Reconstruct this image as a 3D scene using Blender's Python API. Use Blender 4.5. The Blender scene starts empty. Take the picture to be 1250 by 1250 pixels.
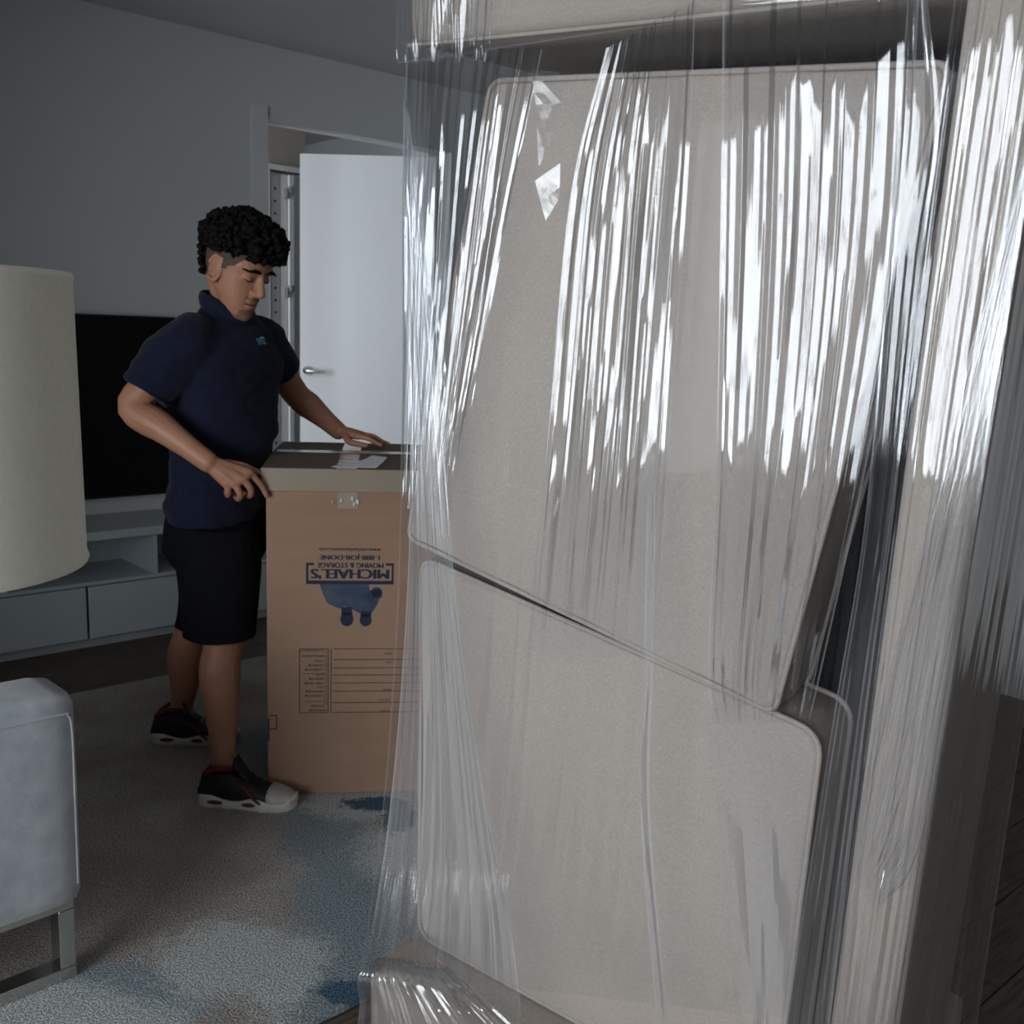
import bpy, bmesh, math, random
import numpy as np
from mathutils import Vector, Matrix, noise
from mathutils.bvhtree import BVHTree
random.seed(7); rng = np.random.RandomState(7)
scene = bpy.context.scene
COL = scene.collection
R_ = math.radians

# ------------------------------------------------------------------ camera
CAM_H, PITCH, ROLL, FPX = 1.40, R_(9.8), R_(2.0), 1250.0
fw = Vector((0, math.cos(PITCH), -math.sin(PITCH)))
up = Vector((0, math.sin(PITCH), math.cos(PITCH)))
rt = Vector((1, 0, 0))
cxv = rt*math.cos(ROLL) + up*math.sin(ROLL)
cyv = -rt*math.sin(ROLL) + up*math.cos(ROLL)
CAMP = Vector((0, 0, CAM_H))
cam_d = bpy.data.cameras.new('camera'); cam = bpy.data.objects.new('camera', cam_d); COL.objects.link(cam)
cm = Matrix((cxv, cyv, -fw)).transposed().to_4x4(); cm.translation = CAMP
cam.matrix_world = cm
cam_d.sensor_width = 36; cam_d.lens = 36*FPX/1250; cam_d.clip_start = 0.02
cam_d.dof.use_dof = True; cam_d.dof.focus_distance = 1.6; cam_d.dof.aperture_fstop = 11
scene.camera = cam
scene.view_settings.view_transform = 'Standard'; scene.view_settings.look = 'None'
scene.view_settings.gamma = 1; scene.view_settings.use_curve_mapping = False
scene.view_settings.exposure = 0.0

# ------------------------------------------------------------------ room axes: RW along the television wall, RM towards it
RW = Vector((math.cos(R_(42)), math.sin(R_(42)), 0)); RM = Vector((-RW.y, RW.x, 0))
def room(a, b, z=0.0): return RW*a + RM*b + Vector((0, 0, z))
SW, SM = 1.519, 4.404            # foot of the television stand in room coordinates
WALL_M = SM + 0.43
ROOM_Q = R_(42)
WIN_W = -2.15                    # the window wall
FLOOR_Z = -0.012
CEIL_Z = 2.765

# ------------------------------------------------------------------ world and daylight
world = bpy.data.worlds.new('overcast_sky'); scene.world = world; world.use_nodes = True
bg = world.node_tree.nodes['Background']; bg.inputs[0].default_value = (0.72, 0.80, 0.90, 1); bg.inputs[1].default_value = 1.0
def area(name, loc, direction, sx, sy, energy, color, spread=180):
    d = bpy.data.lights.new(name, 'AREA'); d.shape = 'RECTANGLE'; d.size = sx; d.size_y = sy
    d.energy = energy; d.color = color; d.spread = R_(spread)
    o = bpy.data.objects.new(name, d); COL.objects.link(o); o.location = loc
    o.rotation_euler = Vector(direction).to_track_quat('-Z', 'Y').to_euler()
    return o
WIN_M0, WIN_M1, WIN_Z0, WIN_Z1 = -1.05, 1.85, 0.38, 2.04
area('daylight_living_room', room(WIN_W-0.22, (WIN_M0+WIN_M1)/2, (WIN_Z0+WIN_Z1)/2), RW, WIN_M1-WIN_M0, WIN_Z1-WIN_Z0, 170, (0.86, 0.93, 1.0))
area('daylight_hall', room(0.32, WALL_M+0.48, 1.45), RW, 0.62, 1.9, 38, (0.88, 0.94, 1.0))

# ------------------------------------------------------------------ materials
def mat(name, color, rough=0.6, metal=0.0, spec=0.5, var=0.0, scale=8.0, bump=0.0, bscale=60.0, sheen=0.0, var_col=None, stretch=None):
    m = bpy.data.materials.new(name); m.use_nodes = True
    nt = m.node_tree; N = nt.nodes; L = nt.links; b = N['Principled BSDF']
    b.inputs['Base Color'].default_value = (*color, 1); b.inputs['Roughness'].default_value = rough
    b.inputs['Metallic'].default_value = metal; b.inputs['Specular IOR Level'].default_value = spec
    if sheen: b.inputs['Sheen Weight'].default_value = sheen
    tc = N.new('ShaderNodeTexCoord'); src = tc.outputs['Object']
    if stretch:
        mp = N.new('ShaderNodeMapping'); mp.inputs['Scale'].default_value = stretch; L.new(src, mp.inputs[0]); src = mp.outputs[0]
    if var > 0 or var_col:
        n = N.new('ShaderNodeTexNoise'); n.inputs['Scale'].default_value = scale; n.inputs['Detail'].default_value = 5
        L.new(src, n.inputs['Vector'])
        r = N.new('ShaderNodeValToRGB'); r.color_ramp.elements[0].position = 0.35; r.color_ramp.elements[1].position = 0.65
        c2 = var_col if var_col else tuple(min(1, c*(1+var)) for c in color)
        c1 = color if var_col else tuple(c*(1-var) for c in color)
        r.color_ramp.elements[0].color = (*c1, 1); r.color_ramp.elements[1].color = (*c2, 1)
        L.new(n.outputs[0], r.inputs[0]); L.new(r.outputs[0], b.inputs['Base Color'])
    if bump > 0:
        n2 = N.new('ShaderNodeTexNoise'); n2.inputs['Scale'].default_value = bscale; n2.inputs['Detail'].default_value = 4
        L.new(src, n2.inputs['Vector'])
        bp = N.new('ShaderNodeBump'); bp.inputs['Strength'].default_value = bump; bp.inputs['Distance'].default_value = 0.01
        L.new(n2.outputs[0], bp.inputs['Height']); L.new(bp.outputs[0], b.inputs['Normal'])
    return m

def linen_mat():
    m = mat('taupe_linen', (0.36, 0.325, 0.285), 0.92, spec=0.15)
    nt = m.node_tree; N = nt.nodes; L = nt.links; b = N['Principled BSDF']
    tc = N.new('ShaderNodeTexCoord')
    cols = []
    for sc in ((1100, 160, 1100), (160, 1100, 160)):
        mp = N.new('ShaderNodeMapping'); mp.inputs['Scale'].default_value = sc; L.new(tc.outputs['Object'], mp.inputs[0])
        n = N.new('ShaderNodeTexNoise'); n.inputs['Scale'].default_value = 1.0; n.inputs['Detail'].default_value = 2
        L.new(mp.outputs[0], n.inputs['Vector']); cols.append(n.outputs[0])
    a = N.new('ShaderNodeMath'); a.operation = 'ADD'; L.new(cols[0], a.inputs[0]); L.new(cols[1], a.inputs[1])
    big = N.new('ShaderNodeTexNoise'); big.inputs['Scale'].default_value = 4; big.inputs['Detail'].default_value = 6; L.new(tc.outputs['Object'], big.inputs['Vector'])
    a2 = N.new('ShaderNodeMath'); a2.operation = 'MULTIPLY_ADD'; a2.inputs[1].default_value = 0.35; L.new(big.outputs[0], a2.inputs[0]); L.new(a.outputs[0], a2.inputs[2])
    r = N.new('ShaderNodeValToRGB'); r.color_ramp.elements[0].position = 0.85; r.color_ramp.elements[1].position = 1.5/1.0 if False else 1.0
    sc = N.new('ShaderNodeMath'); sc.operation = 'MULTIPLY'; sc.inputs[1].default_value = 0.78; L.new(a2.outputs[0], sc.inputs[0])
    r.color_ramp.elements[0].color = (0.290, 0.250, 0.213, 1); r.color_ramp.elements[1].color = (0.338, 0.296, 0.256, 1)
    L.new(sc.outputs[0], r.inputs[0]); L.new(r.outputs[0], b.inputs['Base Color'])
    bp = N.new('ShaderNodeBump'); bp.inputs['Strength'].default_value = 0.15; bp.inputs['Distance'].default_value = 0.004
    L.new(a.outputs[0], bp.inputs['Height']); L.new(bp.outputs[0], b.inputs['Normal'])
    return m

def film_mat(name, refl=3.0, base=0.03, milk=0.04, milk_layers=0.35, rough=0.10, bump=0.35):
    m = bpy.data.materials.new(name); m.use_nodes = True
    nt = m.node_tree; N = nt.nodes; L = nt.links
    N.remove(N['Principled BSDF']); out = N['Material Output']
    tr = N.new('ShaderNodeBsdfTransparent'); tr.inputs[0].default_value = (0.97, 0.975, 0.985, 1)
    gl = N.new('ShaderNodeBsdfGlossy'); gl.inputs['Roughness'].default_value = rough; gl.inputs['Color'].default_value = (1, 1, 1, 1)
    tc = N.new('ShaderNodeTexCoord'); uvm = N.new('ShaderNodeMapping'); uvm.inputs['Scale'].default_value = (500, 7, 1)
    L.new(tc.outputs['UV'], uvm.inputs[0])
    n = N.new('ShaderNodeTexNoise'); n.inputs['Scale'].default_value = 1; n.inputs['Detail'].default_value = 4; L.new(uvm.outputs[0], n.inputs['Vector'])
    bp = N.new('ShaderNodeBump'); bp.inputs['Strength'].default_value = bump; bp.inputs['Distance'].default_value = 0.0012
    L.new(n.outputs[0], bp.inputs['Height']); L.new(bp.outputs[0], gl.inputs['Normal'])
    fr = N.new('ShaderNodeFresnel'); fr.inputs['IOR'].default_value = 1.5
    ma = N.new('ShaderNodeMath'); ma.operation = 'MULTIPLY_ADD'; ma.use_clamp = True
    ma.inputs[1].default_value = refl; ma.inputs[2].default_value = base; L.new(fr.outputs[0], ma.inputs[0])
    mi = N.new('ShaderNodeMath'); mi.operation = 'MINIMUM'; mi.inputs[1].default_value = 0.48; L.new(ma.outputs[0], mi.inputs[0])
    mx = N.new('ShaderNodeMixShader'); L.new(mi.outputs[0], mx.inputs[0]); L.new(tr.outputs[0], mx.inputs[1]); L.new(gl.outputs[0], mx.inputs[2])
    df = N.new('ShaderNodeBsdfDiffuse'); df.inputs[0].default_value = (0.80, 0.82, 0.85, 1)
    tl = N.new('ShaderNodeBsdfTranslucent'); tl.inputs[0].default_value = (0.80, 0.82, 0.85, 1)
    dm = N.new('ShaderNodeMixShader'); dm.inputs[0].default_value = 0.4; L.new(df.outputs[0], dm.inputs[1]); L.new(tl.outputs[0], dm.inputs[2])
    at = N.new('ShaderNodeAttribute'); at.attribute_name = 'layers'
    mk = N.new('ShaderNodeMath'); mk.operation = 'MULTIPLY_ADD'; mk.use_clamp = True
    mk.inputs[1].default_value = milk_layers; mk.inputs[2].default_value = milk; L.new(at.outputs['Fac'], mk.inputs[0])
    cv = N.new('ShaderNodeAttribute'); cv.attribute_name = 'cover'
    m1 = N.new('ShaderNodeMath'); m1.operation = 'MULTIPLY'; L.new(mi.outputs[0], m1.inputs[0]); L.new(cv.outputs['Fac'], m1.inputs[1]); L.new(m1.outputs[0], mx.inputs[0])
    m2 = N.new('ShaderNodeMath'); m2.operation = 'MULTIPLY'; L.new(mk.outputs[0], m2.inputs[0]); L.new(cv.outputs['Fac'], m2.inputs[1])
    mx2 = N.new('ShaderNodeMixShader'); L.new(m2.outputs[0], mx2.inputs[0]); L.new(mx.outputs[0], mx2.inputs[1]); L.new(dm.outputs[0], mx2.inputs[2])
    L.new(mx2.outputs[0], out.inputs[0])
    return m

def glass_mat():
    m = bpy.data.materials.new('window_glass'); m.use_nodes = True
    nt = m.node_tree; N = nt.nodes; L = nt.links; N.remove(N['Principled BSDF'])
    tr = N.new('ShaderNodeBsdfTransparent'); gl = N.new('ShaderNodeBsdfGlossy'); gl.inputs['Roughness'].default_value = 0.02
    fr = N.new('ShaderNodeFresnel'); fr.inputs[0].default_value = 1.45
    mx = N.new('ShaderNodeMixShader'); L.new(fr.outputs[0], mx.inputs[0]); L.new(tr.outputs[0], mx.inputs[1]); L.new(gl.outputs[0], mx.inputs[2])
    L.new(mx.outputs[0], N['Material Output'].inputs[0]); return m

def rug_mat():
    m = mat('rug_pile', (0.4, 0.37, 0.33), 0.95, spec=0.1)
    nt = m.node_tree; N = nt.nodes; L = nt.links; b = N['Principled BSDF']
    tc = N.new('ShaderNodeTexCoord'); P = tc.outputs['Object']
    def nz(scale, det, rgh=0.6):
        n = N.new('ShaderNodeTexNoise'); n.inputs['Scale'].default_value = scale; n.inputs['Detail'].default_value = det
        n.inputs['Roughness'].default_value = rgh; L.new(P, n.inputs['Vector']); return n.outputs[0]
    def math_(op, a, c, clamp=False):
        k = N.new('ShaderNodeMath'); k.operation = op; k.use_clamp = clamp
        for i, v in enumerate((a, c)):
            if isinstance(v, (int, float)): k.inputs[i].default_value = v
            else: L.new(v, k.inputs[i])
        return k.outputs[0]
    warp = math_('ADD', math_('MULTIPLY', math_('SUBTRACT', nz(5, 8, 0.75), 0.5), 0.75), math_('MULTIPLY', math_('SUBTRACT', nz(38, 6, 0.8), 0.5), 0.7))
    def blob(x, y, sx, sy):
        mp = N.new('ShaderNodeMapping'); mp.vector_type = 'POINT'
        mp.inputs['Location'].default_value = (-x/sx, -y/sy, 0); mp.inputs['Scale'].default_value = (1/sx, 1/sy, 0)
        L.new(P, mp.inputs[0])
        ln = N.new('ShaderNodeVectorMath'); ln.operation = 'LENGTH'; L.new(mp.outputs[0], ln.inputs[0])
        d = math_('ADD', ln.outputs['Value'], math_('MULTIPLY', warp, 2.2))
        return math_('SUBTRACT', 1.0, math_('MULTIPLY', d, 1.0), True)
    def mixc(fac, c1, c2):
        x = N.new('ShaderNodeMix'); x.data_type = 'RGBA'
        if isinstance(fac, (int, float)): x.inputs['Factor'].default_value = fac
        else: L.new(fac, x.inputs['Factor'])
        for i, c in ((6, c1), (7, c2)):
            if isinstance(c, tuple): x.inputs[i].default_value = (*c, 1)
            else: L.new(c, x.inputs[i])
        return x.outputs[2]
    # rug coordinates are world x, y (the mesh is built in place)
    col = mixc(math_('MULTIPLY', math_('SUBTRACT', nz(2.2, 6), 0.42), 5, True), (0.46, 0.40, 0.345), (0.58, 0.54, 0.49))
    blue1 = None
    for a in BLUE_PATCHES:
        k = blob(*a); blue1 = k if blue1 is None else math_('MAXIMUM', blue1, k)
    col = mixc(math_('MULTIPLY', blue1, 2.6, True), col, (0.36, 0.42, 0.45))
    pale = None
    for a in PALE_PATCHES:
        k = blob(*a); pale = k if pale is None else math_('MAXIMUM', pale, k)
    col = mixc(math_('MULTIPLY', pale, 2.2, True), col, (0.66, 0.69, 0.66))
    navy = None
    for a in NAVY_PATCHES:
        k = blob(*a); navy = k if navy is None else math_('MAXIMUM', navy, k)
    col = mixc(math_('MULTIPLY', navy, 4.0, True), col, (0.10, 0.18, 0.26))
    speck = math_('MULTIPLY', math_('SUBTRACT', nz(190, 2), 0.5), 5.5)
    sp = math_('ADD', 0.5, speck, True)
    x = N.new('ShaderNodeMix'); x.data_type = 'RGBA'; x.blend_type = 'MULTIPLY'; x.inputs['Factor'].default_value = 0.75
    ramp = mixc(sp, (0.30, 0.30, 0.30), (1.0, 1.0, 1.0))
    L.new(col, x.inputs[6]); L.new(ramp, x.inputs[7]); L.new(x.outputs[2], b.inputs['Base Color'])
    bp = N.new('ShaderNodeBump'); bp.inputs['Strength'].default_value = 0.6; bp.inputs['Distance'].default_value = 0.008
    L.new(sp, bp.inputs['Height']); L.new(bp.outputs[0], b.inputs['Normal'])
    return m
BLUE_PATCHES = [(-0.36, 2.35, 0.18, 0.55), (-0.50, 2.75, 0.17, 0.25), (-0.30, 1.98, 0.22, 0.16), (-0.65, 3.35, 0.3, 0.5), (-0.78, 1.95, 0.26, 0.14), (0.3, 3.2, 0.5, 0.6), (1.0, 3.6, 0.5, 0.4)]
PALE_PATCHES = [(-0.28, 2.62, 0.14, 0.22), (-0.42, 2.86, 0.2, 0.12), (-0.6, 2.1, 0.2, 0.2), (-0.9, 1.85, 0.3, 0.15), (0.2, 2.6, 0.3, 0.3), (-0.46, 2.05, 0.1, 0.2)]
NAVY_PATCHES = [(-0.37, 2.875, 0.12, 0.05), (-0.30, 2.78, 0.06, 0.10), (-0.31, 1.985, 0.09, 0.06), (0.1, 2.9, 0.3, 0.15)]

M = {}
M['wall'] = mat('grey_wall_paint', (0.62, 0.64, 0.645), 0.85, spec=0.2, bump=0.03, bscale=220)
M['wall_plain'] = mat('white_wall_paint', (0.58, 0.58, 0.57), 0.85, spec=0.2, bump=0.03, bscale=220)
M['ceiling'] = mat('ceiling_paint', (0.62, 0.62, 0.61), 0.9, spec=0.1, bump=0.03, bscale=200)
M['taupe'] = mat('taupe_paint', (0.42, 0.37, 0.32), 0.8, spec=0.2, bump=0.02, bscale=200)
M['hall_white'] = mat('hall_white_paint', (0.78, 0.79, 0.79), 0.8, spec=0.2, bump=0.02, bscale=200)
M['door'] = mat('door_white', (0.80, 0.82, 0.84), 0.5, spec=0.3, bump=0.01, bscale=40)
M['steel'] = mat('brushed_steel', (0.62, 0.62, 0.60), 0.28, 1.0, var=0.05, scale=30)
M['chrome'] = mat('satin_chrome', (0.58, 0.57, 0.54), 0.22, 1.0, var=0.06, scale=12)
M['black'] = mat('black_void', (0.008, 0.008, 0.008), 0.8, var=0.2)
M['screen'] = mat('tv_screen', (0.004, 0.004, 0.005), 0.55, spec=0.15, var=0.1)
M['bezel'] = mat('tv_bezel', (0.01, 0.01, 0.011), 0.45, spec=0.3, var=0.1)
M['lacquer'] = mat('pale_lacquer', (0.46, 0.505, 0.52), 0.45, spec=0.35, var=0.02, scale=3)
M['kick'] = mat('plinth_grey', (0.38, 0.40, 0.41), 0.6, var=0.04)
M['plank'] = mat('dark_oak', (0.06, 0.044, 0.033), 0.5, spec=0.25, scale=6, var_col=(0.115, 0.088, 0.068), bump=0.12, bscale=40, stretch=(1.2, 14, 14))
M['slab'] = mat('screed', (0.06, 0.05, 0.045), 0.9, var=0.1)
M['velvet'] = mat('grey_velvet', (0.33, 0.35, 0.375), 0.85, spec=0.2, scale=20, var_col=(0.43, 0.445, 0.47), sheen=0.5, bump=0.08, bscale=160)
M['shade'] = mat('cream_lamp_linen', (0.60, 0.575, 0.49), 0.9, spec=0.1, var=0.03, scale=90, bump=0.05, bscale=500)
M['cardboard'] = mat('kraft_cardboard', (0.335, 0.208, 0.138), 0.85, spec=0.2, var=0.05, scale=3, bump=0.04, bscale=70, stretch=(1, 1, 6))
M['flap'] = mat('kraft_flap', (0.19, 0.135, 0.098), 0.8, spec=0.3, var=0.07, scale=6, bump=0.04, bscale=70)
M['kraft_band'] = mat('pale_kraft_band', (0.33, 0.265, 0.20), 0.7, spec=0.3, var=0.04, scale=5)
M['tape'] = mat('glossy_packing_tape', (0.40, 0.33, 0.26), 0.12, spec=0.9, var=0.08, scale=8, bump=0.25, bscale=25)
M['tape_shine'] = mat('painted_tape_shine', (0.62, 0.61, 0.57), 0.3, spec=0.6, var=0.06, scale=25, bump=0.2, bscale=40)  # pale colour standing in for light shining off the tape
M['ink'] = mat('navy_print_ink', (0.012, 0.018, 0.045), 0.8, var=0.1, scale=40)
M['ink2'] = mat('faded_blue_print_ink', (0.018, 0.036, 0.085), 0.8, scale=14, var_col=(0.065, 0.08, 0.115))
M['ink3'] = mat('grey_print_ink', (0.05, 0.036, 0.032), 0.8, var=0.1, scale=40)
M['linen'] = linen_mat()
M['dust'] = mat('black_dust_cloth', (0.018, 0.018, 0.02), 0.95, spec=0.05, var=0.15, scale=30, bump=0.1, bscale=300)
M['skin'] = mat('tan_skin', (0.37, 0.172, 0.10), 0.48, spec=0.4, scale=14, var_col=(0.42, 0.20, 0.122), bump=0.04, bscale=300)
M['lips'] = mat('lip_skin', (0.27, 0.115, 0.085), 0.5, var=0.06)
M['stubble'] = mat('cropped_hair', (0.055, 0.038, 0.030), 0.9, scale=300, var_col=(0.13, 0.078, 0.055))
M['beard'] = mat('beard_shadow', (0.17, 0.088, 0.056), 0.8, scale=400, var_col=(0.27, 0.130, 0.080))
M['hair'] = mat('black_curls', (0.006, 0.005, 0.005), 0.75, spec=0.12, var=0.3, scale=60)
M['shirt'] = mat('navy_polo_cotton', (0.0085, 0.011, 0.026), 0.9, spec=0.15, var=0.08, scale=20, bump=0.12, bscale=400, sheen=0.08)
M['shorts'] = mat('black_shorts_cloth', (0.005, 0.005, 0.007), 0.92, spec=0.12, var=0.15, scale=15, bump=0.1, bscale=300)
M['shoe'] = mat('black_shoe_leather', (0.012, 0.010, 0.011), 0.55, spec=0.35, var=0.2, scale=25, bump=0.1, bscale=120)
M['red'] = mat('dark_red_lining', (0.16, 0.012, 0.014), 0.85, var=0.15, scale=40)
M['sole'] = mat('white_rubber', (0.56, 0.53, 0.48), 0.6, var=0.1, scale=30)
M['toe'] = mat('grey_toe_leather', (0.40, 0.38, 0.33), 0.6, scale=40, var_col=(0.5, 0.48, 0.43))
M['eye'] = mat('eye_white', (0.55, 0.5, 0.46), 0.2, var=0.03)
M['iris'] = mat('dark_iris', (0.02, 0.012, 0.008), 0.2, var=0.1)
M['patch'] = mat('blue_embroidery', (0.10, 0.20, 0.42), 0.8, var=0.2, scale=200)
M['patch_w'] = mat('white_embroidery', (0.5, 0.53, 0.58), 0.8, var=0.1, scale=200)
M['film'] = film_mat('stretch_film', 0.10, 0.0, 0.008, 0.25, 0.04, 0.1)
M['film_band'] = film_mat('stretch_film_band', 1.55, 0.0, 0.006, 0.35, 0.018, 0.05)
M['film_dense'] = film_mat('stretch_film_layers', 1.5, 0.0, 0.030, 0.30, 0.03, 0.1)
M['film_veil'] = film_mat('stretch_film_veil', 0.5, 0.0, 0.10, 0.30, 0.10, 0.2)
M['film_side'] = film_mat('stretch_film_side', 0.6, 0.0, 0.03, 0.25, 0.06, 0.2)
M['glass'] = glass_mat()
M['trim'] = mat('daylit_trim_paint', (0.66, 0.68, 0.685), 0.6, spec=0.3, var=0.02)  # wall colour lightened, daylight on the casing is painted in

# ------------------------------------------------------------------ mesh helpers
def tag(o, label=None, cat=None, group=None, kind=None):
    if label: o['label'] = label
    if cat: o['category'] = cat
    if group: o['group'] = group
    if kind: o['kind'] = kind
    return o
def link(name, me, m=None, parent=None, smooth=False):
    o = bpy.data.objects.new(name, me); COL.objects.link(o)
    if m and not me.materials: me.materials.append(M[m] if isinstance(m, str) else m)
    if parent: o.parent = parent
    if smooth: me.polygons.foreach_set('use_smooth', [True]*len(me.polygons))
    return o
def empty(name, loc=(0, 0, 0), rz=0.0, matrix=None):
    o = bpy.data.objects.new(name, None); COL.objects.link(o); o.empty_display_size = 0.1
    if matrix is not None: o.matrix_world = matrix
    else: o.location = loc; o.rotation_euler = (0, 0, rz)
    return o
def mesh_from(name, V, F):
    me = bpy.data.meshes.new(name); me.from_pydata([tuple(v) for v in V], [], F); me.update(); return me
def box_mesh(name, lo, hi, bev=0.0, seg=2):
    bm = bmesh.new()
    bmesh.ops.create_cube(bm, size=1)
    for v in bm.verts:
        v.co = Vector([lo[i] if v.co[i] < 0 else hi[i] for i in range(3)])
    if bev > 0:
        bmesh.ops.bevel(bm, geom=list(bm.edges), offset=bev, segments=seg, profile=0.5, affect='EDGES')
    me = bpy.data.meshes.new(name); bm.to_mesh(me); bm.free(); return me
def box(name, lo, hi, m, parent=None, bev=0.0, seg=2, smooth=False):
    return link(name, box_mesh(name, lo, hi, bev, seg), m, parent, smooth)
def prism(name, pts, z0, z1, m, parent=None):      # polygon in xy extruded in z
    n = len(pts)
    V = [(x, y, z0) for x, y in pts] + [(x, y, z1) for x, y in pts]
    F = [tuple(range(n))[::-1], tuple(range(n, 2*n))] + [(i, (i+1) % n, n+(i+1) % n, n+i) for i in range(n)]
    return link(name, mesh_from(name, V, F), m, parent)
def rings_mesh(rings, closed_ends=True, base=0):
    V = []; F = []
    n = len(rings[0])
    for r in rings: V += [tuple(p) for p in r]
    for i in range(len(rings)-1):
        for j in range(n):
            k = (j+1) % n
            F.append((i*n+j, i*n+k, (i+1)*n+k, (i+1)*n+j))
    if closed_ends:
        F.append(tuple(range(n))[::-1]); F.append(tuple(range((len(rings)-1)*n, len(rings)*n)))
    return V, F
def ering(c, A, B, n=20, p=2.0):
    out = []
    for i in range(n):
        t = 2*math.pi*i/n; ct, st = math.cos(t), math.sin(t)
        e = 2.0/p
        out.append(Vector(c) + Vector(A)*(math.copysign(abs(ct)**e, ct)) + Vector(B)*(math.copysign(abs(st)**e, st)))
    return out
def tube(pts, rad, n=12, cap=True):
    """round tube through pts with per-point radius and domed ends"""
    P = [Vector(p) for p in pts]; rad = list(rad)
    T = []
    for i in range(len(P)):
        a = P[max(0, i-1)]; b = P[min(len(P)-1, i+1)]; T.append((b-a).normalized())
    ref = Vector((0, 0, 1)) if abs(T[0].z) < 0.9 else Vector((1, 0, 0))
    A = T[0].cross(ref).normalized(); rings = []
    def ring(c, t, A, r):
        B = t.cross(A).normalized(); A2 = B.cross(t).normalized()
        return ering(c, A2*r, B*r, n), A2
    if cap:
        for k in (0.95, 0.7, 0.4):
            r, A = ring(P[0]-T[0]*rad[0]*k, T[0], A, rad[0]*math.sqrt(1-k*k)); rings.append(r)
    for p, t, r0 in zip(P, T, rad):
        r, A = ring(p, t, A, r0); rings.append(r)
    if cap:
        for k in (0.4, 0.7, 0.95):
            r, A = ring(P[-1]+T[-1]*rad[-1]*k, T[-1], A, rad[-1]*math.sqrt(1-k*k)); rings.append(r)
    return rings_mesh(rings)
def sphere(c, r, axes=None, n=14, mrings=9):
    c = Vector(c); ax = axes or (Vector((1, 0, 0)), Vector((0, 1, 0)), Vector((0, 0, 1)))
    rr = r if isinstance(r, (tuple, list)) else (r, r, r)
    rings = []
    for i in range(mrings):
        th = math.pi*(i+0.5)/mrings
        rings.append(ering(c - ax[2]*(rr[2]*math.cos(th)), ax[0]*(rr[0]*math.sin(th)), ax[1]*(rr[1]*math.sin(th)), n))
    return rings_mesh(rings)
def join(parts):
    V = []; F = []
    for v, f in parts:
        b = len(V); V += list(v); F += [tuple(i+b for i in q) for q in f]
    return V, F
def smooth_path(P, n):
    """Catmull-Rom resample of rows of numbers"""
    P = np.array(P, float); k = len(P)
    if k == 2: return P[0] + (P[1]-P[0])*np.linspace(0, 1, n)[:, None]
    Q = np.vstack([2*P[0]-P[1], P, 2*P[-1]-P[-2]]); out = []
    for t in np.linspace(0, k-1-1e-9, n):
        i = int(t); x = t-i; a, b, c, d = Q[i:i+4]
        out.append(0.5*((2*b)+(-a+c)*x+(2*a-5*b+4*c-d)*x*x+(-a+3*b-3*c+d)*x**3))
    return np.array(out)
def remesh(name, parts, voxel, smooth_it=4, fac=0.5):
    V, F = join(parts); me = mesh_from(name+'_raw', V, F)
    bm = bmesh.new(); bm.from_mesh(me); bmesh.ops.recalc_face_normals(bm, faces=bm.faces); bm.to_mesh(me); bm.free()
    o = bpy.data.objects.new(name+'_raw', me); COL.objects.link(o)
    md = o.modifiers.new('r', 'REMESH'); md.mode = 'VOXEL'; md.voxel_size = voxel; md.adaptivity = 0
    if smooth_it:
        s = o.modifiers.new('s', 'SMOOTH'); s.factor = fac; s.iterations = smooth_it
    dg = bpy.context.evaluated_depsgraph_get(); dg.update()
    nm = bpy.data.meshes.new_from_object(o.evaluated_get(dg)); nm.name = name
    bpy.data.objects.remove(o); bpy.data.meshes.remove(me)
    nm.materials.clear()
    return nm
def displace(me, fn):
    n = len(me.vertices); co = np.empty(n*3); me.vertices.foreach_get('co', co); co = co.reshape(-1, 3)
    no = np.empty(n*3); me.vertices.foreach_get('normal', no); no = no.reshape(-1, 3)
    d = fn(co); me.vertices.foreach_set('co', (co+no*d[:, None]).ravel()); me.update()
def nz3(co, s):
    return np.array([noise.noise(Vector((p[0]*s[0], p[1]*s[1], p[2]*s[2]))) for p in co])
def pix(x, y, Y):                     # a photographed point at the distance Y in front of the camera
    d = fw + cxv*((x-625)/FPX) - cyv*((y-625)/FPX)
    return CAMP + d*(Y/d.y)

# ------------------------------------------------------------------ room shell (all in room axes, rotated by ROOM_Q about the camera's foot)
def shell(name, lo, hi, m, kind='structure'):
    o = box(name, lo, hi, m); o.rotation_euler = (0, 0, ROOM_Q)
    if kind: o['kind'] = kind
    return o
A1, B0, B1 = 4.3, -2.4, WALL_M         # right wall, wall behind the camera, television wall
DJ0, DJ1, DHZ = SW+1.098, SW+2.27, 2.415
floor = shell('floor', (WIN_W-0.3, B0-0.2, FLOOR_Z-0.10), (A1+0.2, B1+3.2, FLOOR_Z-0.02), 'slab')
ceiling = shell('ceiling', (WIN_W-0.3, B0-0.2, CEIL_Z), (A1+0.2, B1+3.2, CEIL_Z+0.1), 'ceiling')
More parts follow.
